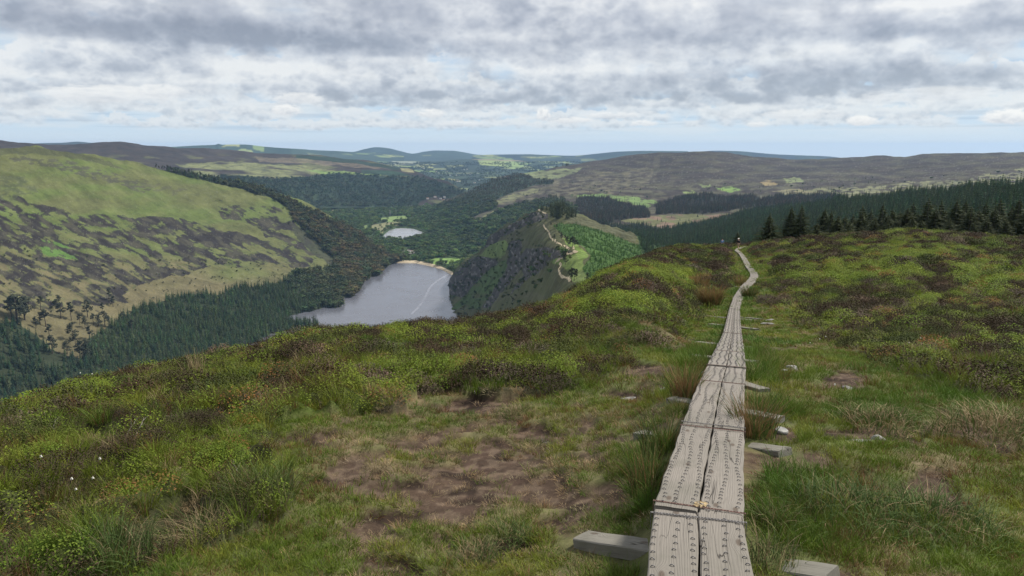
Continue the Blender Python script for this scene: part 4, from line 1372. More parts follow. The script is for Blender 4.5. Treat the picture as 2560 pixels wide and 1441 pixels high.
# dark spruces standing just behind the brow on the right
ORD = ['first', 'second', 'third', 'fourth', 'fifth', 'sixth', 'seventh', 'eighth', 'ninth', 'tenth', 'eleventh', 'twelfth', 'thirteenth', 'fourteenth', 'fifteenth', 'sixteenth', 'seventeenth', 'eighteenth', 'nineteenth', 'twentieth',
       'twenty-first', 'twenty-second', 'twenty-third', 'twenty-fourth', 'twenty-fifth', 'twenty-sixth', 'twenty-seventh', 'twenty-eighth', 'twenty-ninth', 'thirtieth', 'thirty-first', 'thirty-second', 'thirty-third']
SP_LAB = {0: 'lone slim dark spruce just right of the hikers at the brow', 1: 'left spruce of the tall close pair at the brow', 2: 'right, taller spruce of the close pair at the brow'}
BROW = [(1921, 538, 150, 1.0), (1974, 522, 160, 1.1), (1999, 517, 158, .85), (2057, 526, 185, 1.), (2074, 533, 182, .9), (2092, 540, 190, 1.1), (2108, 544, 180, 1.2), (2128, 541, 200, 1.1), (2150, 534, 190, 1.),
        (2172, 530, 205, 1.1), (2200, 513, 180, 1.), (2225, 526, 172, 1.1), (2243, 532, 190, 1.2), (2262, 524, 175, 1.2), (2288, 535, 200, 1.), (2312, 501, 185, 1.1), (2333, 525, 175, 1.2), (2356, 530, 190, 1.2),
        (2382, 506, 172, 1.1), (2402, 528, 185, 1.1), (2420, 520, 165, 1.1), (2440, 530, 180, 1.2), (2455, 512, 190, 1.), (2479, 525, 165, 1.2), (2500, 532, 180, 1.2), (2520, 520, 190, 1.), (2537, 501, 170, 1.1), (2557, 526, 160, 1.1),
        (2585, 510, 170, 1.1), (2620, 520, 165, 1.1), (2040, 560, 165, 1.2), (2120, 562, 160, 1.2), (2185, 556, 160, 1.3), (2300, 552, 158, 1.2), (2370, 556, 156, 1.3), (2430, 558, 154, 1.2), (2510, 552, 152, 1.3), (2150, 520, 240, 1.), (2215, 540, 160, 1.3),
        (2275, 512, 240, 1.), (2345, 510, 240, 1.), (2405, 508, 240, 1.), (2490, 505, 240, 1.)] + [(2090 + 31 * k, 548 + 9 * (k % 3), 156 + 7 * (k % 4), 1.3) for k in range(18)]
for i, (px, py, r, w) in enumerate(BROW):
    p = on_ground(px, r)
    dx, dy, t = ray_t(px, py)
    h = max(3.0, (-t * r) - p[2]) * 1.07
    tree('spruce_tree', SPR, i, p, h, SP_LAB.get(i) or 'dark spruce, %s from the left in the row along the brow' % ORD[i] if i < 30 else 'low dark spruce filling the foot of the row on the brow', 'tree', 'spruces along the brow', w * (1.85 if h < 9 else 1.6))
p = on_ground(1843, 150)
dx, dy, t = ray_t(1843, 577)
tree('spruce_tree', SPR, 2, p, (-t * 150) - p[2], 'small bushy dark spruce right behind the two hikers', 'tree', None, 1.5)

# scattered pines on the lower left hillside
SC = [(44, 733, 806, 1.7), (30, 745, 800, 1.4), (62, 738, 800, 1.3), (103, 738, 775, 1.1), (144, 736, 762, 1.1), (153, 754, 797, 1.1), (179, 753, 802, .9), (220, 747, 793, 1.), (115, 771, 816, 1.2), (101, 778, 812, .9),
      (273, 718, 752, .8), (283, 738, 768, 1.), (263, 776, 816, 1.2), (124, 808, 848, 1.1), (183, 804, 852, 1.1), (131, 836, 884, 1.2), (202, 848, 903, 1.), (216, 845, 900, 1.1), (234, 782, 812, 1.1), (247, 785, 815, 1.1),
      (307, 778, 806, 1.2), (200, 782, 812, 1.), (213, 790, 822, .9), (190, 832, 868, 1.), (168, 850, 886, 1.1), (225, 812, 850, .9), (257, 755, 785, .8), (140, 746, 772, 1.1), (64, 775, 800, .8), (176, 842, 862, 1.), (90, 790, 822, .9), (330, 795, 830, 1.1)]
SCR = {j: k for k, j in enumerate(sorted(range(len(SC)), key=lambda j: SC[j][0]))}
for i, (px, pt, pb, w) in enumerate(SC):
    b = hill.locate(px, pb)
    r = math.hypot(b[0], b[1]); _, _, t = ray_t(px, pt)
    h = max(6, -t * r - b[2])
    lab = {0: 'broad dark pine, biggest of the clump at the far left of the tan slope'}.get(i) or 'scattered pine on the tan lower hillside, %s from the left' % ORD[SCR[i]]
    tree('pine_tree', PIN, i, b, h, lab, 'tree', 'scattered pines on the left hillside', w)

# line of pines along the ridge behind the green hillside
rp = [(p_[0], p_[1]) for p_ in [(395, 421), (430, 428), (470, 436), (540, 450), (600, 462), (660, 476), (720, 492)]]
for i in range(52):
    px = 393 + i * 6.2 + RNG.uniform(-2, 2)
    py = np.interp(px, [q[0] for q in rp], [q[1] for q in rp]) + RNG.uniform(0, 4)
    b = hill.locate(px, py)
    tree('pine_tree', PIN, i, b, RNG.uniform(12, 18), 'dark pine in the line along the green hill ridge', 'tree', 'pines lining the left ridge', RNG.uniform(.9, 1.3))

# grove on the knoll at the end of the ridge path
for i in range(64):
    u = i / 63
    px = 1352 + 88 * RNG.random(); py = RNG.uniform(528, 548) if px > 1376 else RNG.uniform(522, 528)
    b = crag.locate(px, py)
    top = 500 + 22 * abs((px - 1395) / 45) ** 2 + RNG.uniform(-4, 6)
    r = math.hypot(b[0], b[1]); _, _, t = ray_t(px, top)
    tree('spruce_tree', LCO, i, b, max(9, -t * r - b[2]), 'dark tall conifer in the grove on the ridge knoll', 'tree', 'conifers of the knoll grove', RNG.uniform(.8, 1.2))
tree('spruce_tree', LCO, 1, crag.locate(1345, 525), 15, 'small conifer standing apart left of the knoll grove', 'tree', None, 1.0)
# thin trees beside the ridge path
TH = [(1386, 600, 8), (1392, 575, 9), (1404, 600, 11), (1412, 603, 9), (1420, 616, 13), (1426, 618, 12), (1431, 622, 14), (1437, 621, 13), (1443, 624, 11), (1413, 662, 12), (1410, 650, 10), (1428, 706, 13), (1436, 702, 11), (1440, 698, 9), (1468, 706, 8), (1422, 690, 6), (1398, 588, 7), (1378, 566, 7)]
for i, (px, py, h) in enumerate(TH):
    b = crag.locate(px, py)
    tree('pine_tree', PIN, i, b, h * .9, 'thin straggly pine beside the ridge path', 'tree', 'straggly pines beside the ridge path', .9)


# ------------------------------------------------------------------ forests
def poly_mask(polys, wob=4, sc=25, seed=300, holes=(), dens=None):
    def m(px, py, P):
        r = np.zeros(px.shape)
        for p_ in polys: r = np.maximum(r, soft(px, py, p_, wob, sc, seed))
        for h_ in holes: r = r * (1 - soft(px, py, h_, 1.5, 15, seed + 5))
        if dens is not None: r = r * dens(px, py)
        return r
    return m


def wood(name, P, maskfn, spacing, hgt, tintfn, pickfn, label, indiv=0, ilab=None, igroup=None, maxn=40000, lib=None, sink=0.3):
    _, area = P.sample(1, maskfn, RNG)
    n = int(min(maxn, area / spacing ** 2))
    pts, _ = P.sample(n, maskfn, RNG)
    pts = pts[pts[:, 2] > -340.5]; n = len(pts)
    pts[:, 2] -= sink
    px, py = proj(pts[:, 0], pts[:, 1], pts[:, 2])
    h = (hgt[0] + (hgt[1] - hgt[0]) * RNG.beta(2, 2, n) * 1.15) * (1 + 0.45 * fbm(pts[:, 0] / 45, pts[:, 1] / 45, 3, 301)) * np.where(RNG.random(n) < .06, 1.25, 1)
    tint = tintfn(px, py, pts, n)
    pick = pickfn(px, py, pts, n)
    if indiv:
        r = np.hypot(pts[:, 0], pts[:, 1])
        infr = (px > -20) & (px < 2580)
        key = np.where(infr, h / r, 0) 
        order = np.argsort(-key)
        # the trees that show largest stand as individuals
        big = order[:indiv]
        for j, i in enumerate(big):
            tree('spruce_tree', lib or LCO, j, pts[i], h[i], ilab, 'tree', igroup, RNG.uniform(.95, 1.35))
        keep = np.ones(n, bool); keep[big] = False
        pts, h, tint, pick = pts[keep], h[keep], tint[keep], pick[keep]
        n = len(h)
    w = RNG.uniform(.9, 1.35, n) * np.where((pick >= 4) & (pick < 8), 1.25, 1.0)
    s = np.stack([h * w, h * w, h], 1)
    scatter(name, PALL, pts, RNG.uniform(0, 6.28, n), s, tint * 1.25, pick, label=label)
    print('WOOD', name, n, round(area))


def tints(base, px, pts, n, hue=.3, val=.45, sc=60, alt=None, altamt=.5):
    b = np.broadcast_to(np.asarray(base, float), (n, 3)).copy()
    if alt is not None:
        m = sstep(-.1, .15, fbm(pts[:, 0] / sc, pts[:, 1] / sc, 3, 333))[:, None] * altamt
        b = b * (1 - m) + np.asarray(alt) * m
    b *= (1 + RNG.uniform(-val, val, n))[:, None]
    b[:, 0] *= 1 + RNG.uniform(-hue, hue, n)
    b[:, 2] *= .72 * (1 + RNG.uniform(-hue, hue, n))
    b[:, 0] *= 1.08
    return np.clip(b * 1.08, .004, 1)


# left of the lake: blue-green spruce at the bottom left, green spruce below, brown pine and oak higher
def left_tint(px, py, pts, n):
    t = tints((.030, .052, .026), px, pts, n)
    up = sstep(0, 1, (px - 640) / 240 + (660 - py) / 300)[:, None]
    br = tints((.060, .055, .033), px, pts, n, alt=(.032, .046, .024), altamt=.9)
    t = t * (1 - up) + br * up
    lf = (px < 230)[:, None]
    return np.where(lf, tints((.020, .040, .025), px, pts, n), t)
def left_pick(px, py, pts, n):
    p = RNG.integers(0, 4, n)
    up = sstep(0, 1, (px - 620) / 240 + (660 - py) / 260)
    oth = np.where(RNG.random(n) < .55, RNG.integers(8, 11, n), RNG.integers(4, 8, n))
    return np.where(RNG.random(n) < up * .9, oth, p)
L_HOLES = [[(225, 850), (345, 772), (120, 790), (85, 835), (120, 870), (200, 905)], [(100, 880), (165, 880), (150, 920), (100, 925)]]
wood('hillside_wood', hill, poly_mask([L_WOOD], 5, 40, 142, L_HOLES), 6.3, (12, 19), left_tint, left_pick, 'dense wood of spruce and pine above the left lake shore',
     55, 'spruce in the dense wood between the lake and the green hillside', 'spruces of the lakeside wood', 32000)
# heather bushes and rowans sprinkled over the crags and gullies of the left slope
wood('hill_scrub', hill, poly_mask([[(-200, 600), (200, 640), (500, 640), (800, 660), (740, 700), (500, 730), (300, 770), (0, 800), (-200, 800)], [(700, 500), (760, 560), (840, 660), (790, 650), (720, 570)]], 10, 40, 310),
     24, (1.5, 5), lambda px, py, pts, n: tints((.035, .042, .022), px, pts, n), lambda px, py, pts, n: RNG.integers(4, 8, n), 'low scrub dotted over the lower hillside')
# wood on the moor slope
wood('moor_wood', moor, poly_mask([MOOR_WOOD], 3, 40, 80), 13, (13, 19), lambda px, py, pts, n: tints((.024, .044, .028), px, pts, n, alt=(.034, .044, .028), sc=180, altamt=.8),
     lambda px, py, pts, n: np.where(RNG.random(n) < .8, RNG.integers(0, 4, n), RNG.integers(4, 8, n)), 'forest on the far side of the valley below the brown moor', maxn=16000)
# valley floor trees
FL_HOLE = [q[0] for q in FLOOR_OPEN] + [LOUGH, [(950, 590), (962, 578), (992, 567), (1040, 569), (1080, 590), (1060, 597), (985, 596)]]
def floor_tint(px, py, pts, n):
    return tints((.032, .058, .022), px, pts, n, alt=(.062, .100, .032), sc=70, altamt=.9)
wood('valley_wood', vf, poly_mask([[(760, 500), (1330, 500), (1330, 740), (1128, 679), (1100, 666), (1070, 659), (1040, 655), (985, 654), (900, 690), (760, 760)]], .5, 20, 320, FL_HOLE,
     dens=lambda px, py: .15 + .85 * sstep(-.25, .05, fbm(px / 24, py / 9, 3, 321))), 10.5, (9, 16), floor_tint,
     lambda px, py, pts, n: np.where(RNG.random(n) < np.where(np.abs(py - 597) < 8, .8, .14), RNG.integers(0, 4, n), RNG.integers(4, 8, n)), 'broadleaved wood filling the valley floor', maxn=22000)
wood('field_trees', vf, poly_mask([q[0] for q in FLOOR_OPEN[:6]], 1, 20, 330), 60, (6, 11), floor_tint, lambda px, py, pts, n: RNG.integers(4, 8, n), 'scattered trees on the open valley fields')
# wooded spur and bands of larch below the heather hill
def spur_tint(px, py, pts, n):
    up = sstep(540, 470, py)[:, None]
    return tints((.044, .074, .026), px, pts, n, alt=(.026, .046, .022), sc=55, altamt=.9) * (1 - up) + tints((.046, .044, .031), px, pts, n, alt=(.028, .044, .025), sc=90) * up
def spur_pick(px, py, pts, n):
    return np.where(RNG.random(n) < sstep(560, 480, py) * .9 + .05, RNG.integers(0, 4, n), RNG.integers(4, 8, n))
wood('spur_wood', heath, poly_mask([D_SPUR], 4, 30, 113), 11.5, (10, 18), spur_tint, spur_pick, 'wooded spur on the right side of the valley', maxn=24000)
wood('larch_wood', heath, poly_mask(D_BAND + [[(1345, 420), (1420, 409), (1425, 413), (1350, 426)]], 4, 25, 114), 9.0, (12, 19), lambda px, py, pts, n: tints((.040, .036, .030), px, pts, n, alt=(.024, .034, .022), sc=120, altamt=.7),
     lambda px, py, pts, n: RNG.integers(0, 4, n), 'dull brown larch wood at the foot of the heather hill', maxn=9000)
wood('clearing_trees', heath, poly_mask([CLEAR, [(1640, 470), (2560, 430), (2560, 470), (1900, 490)], [(1240, 500), (1420, 450), (1640, 470), (1640, 500)]], 4, 25, 340), 75, (5, 13), lambda px, py, pts, n: tints((.03, .045, .026), px, pts, n),
     lambda px, py, pts, n: RNG.integers(0, 5, n), 'single trees scattered over the open ground')
wood('foot_wood', heath, poly_mask([[(1440, 545), (1545, 562), (1600, 565), (1655, 574), (1700, 578), (1700, 620), (1400, 640)], [(1880, 522), (2560, 470), (2560, 500), (1700, 580)]], 3, 25, 345), 9, (10, 16),
     lambda px, py, pts, n: tints((.022, .038, .022), px, pts, n), lambda px, py, pts, n: RNG.integers(0, 4, n), 'dark spruce wood at the foot of the clearing', maxn=9000)
# dense plantation on the right
def plt(px, py, pts, n):
    return tints((.026, .052, .024), px, pts, n, alt=(.040, .060, .030), sc=130, val=.45)
wood('spruce_plantation', plantation, poly_mask([[(1480, 560), (2900, 400), (2900, 760), (1480, 760)]], 0.1, 25, 350, dens=lambda px, py: .35 + .65 * sstep(-.3, -.1, fbm(px / 30, py / 14, 3, 351))), 5.2, (10.5, 15), plt, lambda px, py, pts, n: RNG.integers(0, 4, n),
     'dense dark spruce plantation covering the slope behind the brow', 60, 'dark spruce inside the plantation behind the brow', 'spruces of the plantation', 30000, SPR)
# young trees planted on the ridge shoulder
wood('young_plantation', crag, poly_mask([S_PLANT], 2, 20, 156), 3.6, (2.8, 4.4), lambda px, py, pts, n: tints((.048, .105, .034), px, pts, n, hue=.15, val=.3), lambda px, py, pts, n: RNG.integers(0, 4, n),
     'bright green young conifers planted on the ridge shoulder', maxn=16000)
wood('shoulder_wood', crag, poly_mask([[(1590, 588), (1640, 605), (1760, 640), (1760, 720), (1600, 700), (1608, 640)]], 2, 20, 157), 5, (5, 9), lambda px, py, pts, n: tints((.026, .052, .026), px, pts, n), lambda px, py, pts, n: RNG.integers(0, 4, n),
     'green conifers filling the dip beside the ridge', maxn=8000)
# scrub on the cliffs
wood('cliff_scrub', crag, poly_mask([[(1100, 690), (1210, 610), (1340, 530), (1370, 545), (1290, 600), (1440, 635), (1380, 690), (1300, 770), (1100, 800)]], 3, 20, 360,
     dens=lambda px, py: .1 + .9 * sstep(-.05, .2, fbm(px / 20, py / 20, 3, 361))), 8, (2, 6), lambda px, py, pts, n: tints((.028, .046, .018), px, pts, n, alt=(.05, .07, .024), sc=60),
     lambda px, py, pts, n: RNG.integers(4, 8, n), 'scrub and small trees clinging to the cliffs', maxn=7000)
# far lowland woods read as one mass
wood('lowland_wood', lowland, poly_mask([[(800, 408), (1500, 404), (1500, 530), (800, 530)]], 1, 25, 370, dens=lambda px, py: sstep(-.12, .08, fbm(px / 40, py / 6, 4, 371))), 38, (10, 18),
     lambda px, py, pts, n: tints((.032, .05, .026), px, pts, n), lambda px, py, pts, n: RNG.integers(4, 8, n), 'woods of the far lowland', maxn=20000)
# ------------------------------------------------------------------ near vegetation
def blades(seed, n, h, spread, lean, wid=.0035, segs=3, curl=.5, rnd=.8, mound=0.0):
    """a tuft of bent grass blades"""
    R = random.Random(seed); v, f = [], []
    for _ in range(n):
        a = R.uniform(0, 6.28); d = spread * math.sqrt(R.random()); x0, y0 = d * math.cos(a), d * math.sin(a)
        la = a + R.gauss(0, rnd); L = h * R.uniform(.5, 1.15); le = lean * R.uniform(.2, 1.2); w = wid * R.uniform(.7, 1.3)
        ux, uy = math.cos(la), math.sin(la); fa = R.uniform(0, 3.14); sx, sy = math.cos(fa), math.sin(fa)
        b = len(v)
        for k in range(segs + 1):
            s = k / segs
            ho = L * le * s ** 1.6; z = L * (s - curl * le * s * s * .6) - .01 + mound * (1 - (d / spread) ** 2)
            ww = w * (1 - s) ** .6
            if k < segs:
                v.append((x0 + ux * ho - sx * ww, y0 + uy * ho - sy * ww, z)); v.append((x0 + ux * ho + sx * ww, y0 + uy * ho + sy * ww, z))
            else: v.append((x0 + ux * ho, y0 + uy * ho, z))
        for k in range(segs - 1): f.append((b + 2 * k, b + 2 * k + 1, b + 2 * k + 3, b + 2 * k + 2))
        f.append((b + 2 * segs - 2, b + 2 * segs - 1, b + 2 * segs))
    return v, f


def sprigs(seed, n, R0, H, L, leaf, thick=1.0):
    """a cushion of upright twiggy shoots; narrow leaves ring each shoot"""
    R = random.Random(seed); v, f = [], []
    for _ in range(n):
        a = R.uniform(0, 6.28); q = math.sqrt(R.random()) * R0
        x0, y0 = q * math.cos(a), q * math.sin(a)
        zt = H * (1 - (q / R0) ** 2) ** .5 * R.uniform(.75, 1.1)
        d = Vector((x0 / R0 * .8 + R.uniform(-.35, .35), y0 / R0 * .8 + R.uniform(-.35, .35), 1)).normalized()
        l = L * R.uniform(.6, 1.2); base = Vector((x0, y0, zt - l * .6))
        for k in range(5):
            p = base + d * (l * (k + .5) / 5)
            o = Vector((R.uniform(-1, 1), R.uniform(-1, 1), R.uniform(.0, .9))).normalized()
            s = d.cross(o).normalized() * leaf * .32 * thick; tip = p + o * leaf
            b = len(v); m = p + o * leaf * .5
            v += [tuple(p), tuple(m + s), tuple(tip), tuple(m - s)]
            f.append((b, b + 1, b + 2, b + 3))
    return v, f


def leafy(seed, n, R0, H, leaf):
    R = random.Random(seed); v, f = [], []
    for _ in range(n):
        a = R.uniform(0, 6.28); q = math.sqrt(R.random()) * R0
        x, y = q * math.cos(a), q * math.sin(a); z = H * math.sqrt(max(.05, 1 - (q / R0) ** 2)) * R.uniform(.55, 1.1)
        nrm = Vector((x / R0 * .5 + R.uniform(-.6, .6), y / R0 * .5 + R.uniform(-.6, .6), 1)).normalized()
        t1 = nrm.orthogonal().normalized(); t1.rotate(Matrix.Rotation(R.uniform(0, 6.28), 3, nrm)); t2 = nrm.cross(t1)
        s = leaf * R.uniform(.7, 1.3); b = len(v); c = Vector((x, y, z))
        v += [tuple(c - t1 * s), tuple(c + t2 * s * .55 + nrm * s * .15), tuple(c + t1 * s), tuple(c - t2 * s * .55 + nrm * s * .15)]
        f.append((b, b + 1, b + 2)); f.append((b, b + 2, b + 3))
    return v, f


m_veg = mat_leaf('moor_plants', (1, 1, 1), (.85, .92, .8), inst=True, trans=.22, var=.25, rough=.7)
m_hea = mat_leaf('heather_shoots', (1, 1, 1), (.75, .8, .8), inst=True, trans=.08, var=.4, rough=.85)

def protos_from(name, gens, mat):
    out = []
    for v, f in gens:
        me = raw_mesh(name, v, f); me.materials.append(mat); out.append(proto(name, me))
    return out

PV = protos_from('grass_tuft', [blades(700 + k, 34, .055, .055, 1.1, .0016, 2) for k in range(3)]            # 0-2 cropped turf
                 + [blades(710 + k, 46, .17, .06, .9, .0021, 3) for k in range(3)]                          # 3-5 long grass
                 + [blades(720 + k, 60, .10, .16, 1.3, .0055, 2) for k in range(3)]                         # 6-8 coarse, for far
                 + [blades(730 + k, 60, .34, .07, .55, .0024, 4) for k in range(2)]                         # 9-10 rush
                 + [leafy(740 + k, 190, .16, .16, .0085) for k in range(3)]                                 # 11-13 bilberry near
                 + [leafy(750 + k, 280, .28, .22, .0155) for k in range(3)]                                  # 14-16 bilberry far
                 + [blades(760 + k, 60, .015, .075, 3.5, .0016, 2, .1) for k in range(2)], m_veg)           # 17-18 thatch litter
PH = protos_from('heather_cushion', [sprigs(770 + k, 190, .20, .17, .09, .013) for k in range(3)]           # 0-2 near
                 + [sprigs(780 + k, 200, .30, .22, .12, .020, 1.7) for k in range(3)]                       # 3-5 mid
                 + [sprigs(790 + k, 170, .38, .26, .16, .034, 2.0) for k in range(3)], m_hea)                  # 6-8 far


def polar(n, r0, r1, amax=41.5):
    a = np.radians(RNG.uniform(-amax, amax, n)); r = np.sqrt(RNG.uniform(r0 * r0, r1 * r1, n))
    return np.sin(a) * r, np.cos(a) * r


def rgbs(n, base, val=.25, hue=.12):
    b = np.broadcast_to(np.asarray(base, float), (n, 3)).copy()
    b *= (1 + RNG.uniform(-val, val, n))[:, None]
    b[:, 0] *= 1 + RNG.uniform(-hue, hue, n); b[:, 2] *= 1 + RNG.uniform(-hue, hue, n)
    return b


V_ = {'p': [], 's': [], 't': [], 'k': [], 'q': []}
H_ = {'p': [], 's': [], 't': [], 'k': [], 'q': []}
def put(D, x, y, z, s, t, k, q=None):
    D['p'].append(np.stack([x, y, z], 1)); D['s'].append(s); D['t'].append(t); D['k'].append(k)
    D['q'].append(RNG.uniform(-.25, .25, (len(x), 2)))


G1 = C(.110, .158, .018); G2 = C(.185, .205, .030); G3 = C(.062, .125, .018); DRY = C(.28, .205, .115); RED = C(.16, .085, .040)
for r0, r1, dens, kinds, sc in ((1.2, 4.5, 620, 'n', 1.), (4.5, 8, 330, 'n', 1.15), (8, 14, 130, 'n', 1.6), (14, 26, 46, 'f', 1.1), (26, 55, 15, 'f', 1.9), (55, 145, 4.0, 'f', 3.2)):
    n = int(dens * (r1 * r1 - r0 * r0) * math.radians(41.5))
    x, y = polar(n, r0, r1)
    zn = zones(x, y)
    h, peat, bil, dry, px, py, r, pd = zn
    keep = (RNG.random(n) < (1 - peat * .97) * (1 - h * .50)) & (pd > .27) & (beam_dist(x, y) > .17)
    x, y = x[keep], y[keep]; zn = tuple(a[keep] for a in zn)
    h, peat, bil, dry, px, py, r, pd = zn; n = len(x)
    z = ground_h(x, y, zn)
    if r0 >= 14: t_gain = 1.0
    patch = fbm(x / .9, y / .9, 3, 401); p2 = fbm(x / .28, y / .28, 2, 402); p3 = fbm(x / 2.6, y / 2.6, 3, 403)
    t = rgbs(n, G1)
    t = lay(t, h * .6, rgbs(n, C(.175, .205, .028)))
    t = lay(t, sstep(-.05, .3, patch), rgbs(n, G2)); t = lay(t, sstep(.05, .3, p3) * .7, rgbs(n, G3))
    isdry = RNG.random(n) < np.clip(dry * .70 + sstep(.1, .4, p2) * .15, 0, .85)
    t = np.where(isdry[:, None], rgbs(n, DRY, .35), t)
    isred = (RNG.random(n) < .10 + .2 * sstep(.1, .3, fbm(x / 1.7, y / 1.7, 3, 404)))
    t = np.where((isred & ~isdry)[:, None], rgbs(n, RED, .3), t)
    edge = 1 - sstep(.45, 1.0, pd)             # lush fringe along the boards
    edge = edge * (RNG.random(n) < .28) * (beam_dist(x, y) > .3)
    tall = (RNG.random(n) < np.clip(h * .60 + edge + .12 * sstep(.08, .3, p3) * (1 - dry), 0, 1)) & ~((isdry) & (RNG.random(n) < .7))
    t = lay(t, edge * .5, rgbs(n, G3 * 1.15))
    if kinds == 'n':
        k = np.where(tall, RNG.integers(3, 6, n), np.where(isdry & (RNG.random(n) < .6), RNG.integers(17, 19, n), RNG.integers(0, 3, n)))
        s = sc * RNG.uniform(.7, 1.3, n) * np.where(tall, .55 + .30 * h + .35 * edge, 1)
    else:
        k = RNG.integers(6, 9, n); s = sc * RNG.uniform(.7, 1.3, n) * np.where(tall, 1.15, .62)
    put(V_, x, y, z, s, t, k)

# bleached litter strewn over the bare peat
for r0, r1, dens in ((1.2, 6, 120), (6, 12, 45), (12, 24, 14)):
    n = int(dens * (r1 * r1 - r0 * r0) * math.radians(41.5))
    x, y = polar(n, r0, r1); zn = zones(x, y)
    keep = (RNG.random(n) < zn[1] * .5 + zn[3] * .12) & (zn[7] > .35)
    x, y = x[keep], y[keep]; zn = tuple(a[keep] for a in zn); n = len(x); z = ground_h(x, y, zn)
    put(V_, x, y, z, RNG.uniform(.4, 1.1, n) * (1 + r0 / 14), rgbs(n, C(.30, .22, .14), .4), RNG.integers(17, 19, n))

# bilberry: fresh yellow-green leaves
for r0, r1, dens, ks, sc in ((1.5, 7, 42, (11, 14), 1.), (7, 16, 20, (11, 14), 1.5), (16, 40, 8, (14, 17), 1.3), (40, 90, 2.6, (14, 17), 2.2), (90, 145, 1.2, (14, 17), 3.2)):
    n = int(dens * (r1 * r1 - r0 * r0) * math.radians(41.5))
    x, y = polar(n, r0, r1); zn = zones(x, y); h, peat, bil, dry, px, py, r, pd = zn
    keep = (RNG.random(n) < np.clip(h * (.16 + .95 * bil), 0, 1)) & (pd > .6 + .6 * sstep(30, 60, r))
    x, y = x[keep], y[keep]; zn = tuple(a[keep] for a in zn); n = len(x); z = ground_h(x, y, zn); bil = zn[2]; dry = zn[3]
    t = rgbs(n, C(.140, .188, .020), .22)
    t = np.where((RNG.random(n) < .25)[:, None], rgbs(n, C(.18, .225, .022), .25), t)
    t = np.where((RNG.random(n) < .06)[:, None], rgbs(n, C(.22, .10, .035), .25), t)
    put(V_, x, y, z - .01, sc * RNG.uniform(.7, 1.25, n), t, RNG.integers(ks[0], ks[1], n))

# heather cushions
for r0, r1, dens, ks, sc in ((1.5, 9, 26, (0, 3), 1.05), (9, 22, 13.0, (3, 6), .95), (22, 50, 4.6, (3, 6), 1.5), (50, 90, 1.9, (6, 9), 1.8), (90, 150, 1.1, (6, 9), 2.4)):
    n = int(dens * (r1 * r1 - r0 * r0) * math.radians(41.5))
    x, y = polar(n, r0, r1); zn = zones(x, y); h, peat, bil, dry, px, py, r, pd = zn
    cl_ = sstep(-.22, .12, fbm(x / (.8 + .02 * r), y / (.8 + .02 * r), 3, 410))
    keep = (RNG.random(n) < h * (.04 + .80 * cl_) * (1 - bil * .65)) & (pd > .75 + .6 * sstep(30, 60, r))
    x, y = x[keep], y[keep]; zn = tuple(a[keep] for a in zn); n = len(x); z = ground_h(x, y, zn)
    t = rgbs(n, C(.052, .036, .021), .22)
    v3 = fbm(x / (1.5 + .03 * zn[6]), y / (1.5 + .03 * zn[6]), 3, 411)
    t = lay(t, sstep(.0, .3, v3) * .85, rgbs(n, C(.062, .085, .018), .2))
    pk = (RNG.random(n) < .05 + .5 * sstep(.22, .34, fbm(x / 1.1, y / 1.1, 2, 415)))[:, None]
    t = np.where(pk, rgbs(n, C(.125, .090, .065), .3), t)
    put(H_, x, y, z - .03, sc * RNG.uniform(.6, 1.25, n), t, RNG.integers(ks[0], ks[1], n))


def flush(D, name, protos, label):
    p = np.concatenate(D['p']); s = np.concatenate(D['s']); t = np.concatenate(D['t']); k = np.concatenate(D['k']); q = np.concatenate(D['q'])
    scatter(name, protos, p, RNG.uniform(0, 6.28, len(p)), s, np.clip(t, .004, 1), k, tilt=(q[:, 0], q[:, 1]), label=label)
    print('VEG', name, len(p))
flush(V_, 'grass', PV, 'mixed green and bleached grass with bilberry leaves over the moor')
flush(H_, 'heather', PH, 'brown and dark green heather cushions covering the moor')


# big tussocks and rush clumps one can tell apart
m_green_bl = mat_leaf('rush_green', (.060, .105, .030), (.10, .13, .035), trans=.2, var=.35)
m_dry_bl = mat_leaf('rush_dry', (.25, .18, .10), (.34, .27, .16), trans=.2, var=.3)
m_red_bl = mat_leaf('rush_russet', (.20, .12, .055), (.27, .17, .08), trans=.2, var=.3)

def tussock(px, py, h, rad, ng, nd, label, seed, lean=.6, dryh=1.0, wid=.003, dm=None, cat='grass clump', name='grass_tussock', lift=0, group=None, curl=None):
    if curl is None: curl = .5 if cat == 'rushes' else .95
    rnd = .8 if cat == 'rushes' else 1.5; mound = 0.0 if cat == 'rushes' else rad * .45
    if name == 'grass_tussock': rad *= 1.35; h *= .70; wid *= .85; ng = int(ng * 1.3); nd = int(nd * 1.3)
    p = hit(px, py, 0.0); x, y = p[0], p[1]
    z = float(ground_h(np.array([x]), np.array([y]))[0])
    r = empty(name, (x, y, z - .01 + lift), 0)
    tag(r, label, cat, group)
    if ng:
        v, f = blades(seed, ng, h, rad, lean, wid, 5, curl, rnd, mound)
        o = mesh_obj('green_blades', raw_mesh('green_blades', v, f), m_green_bl, r)
    if nd:
        v, f = blades(seed + 1, nd, h * dryh, rad * .85, lean * 1.05, wid * .9, 5, curl, rnd, mound)
        o = mesh_obj('dry_blades', raw_mesh('dry_blades', v, f), dm or m_dry_bl, r)
    return r

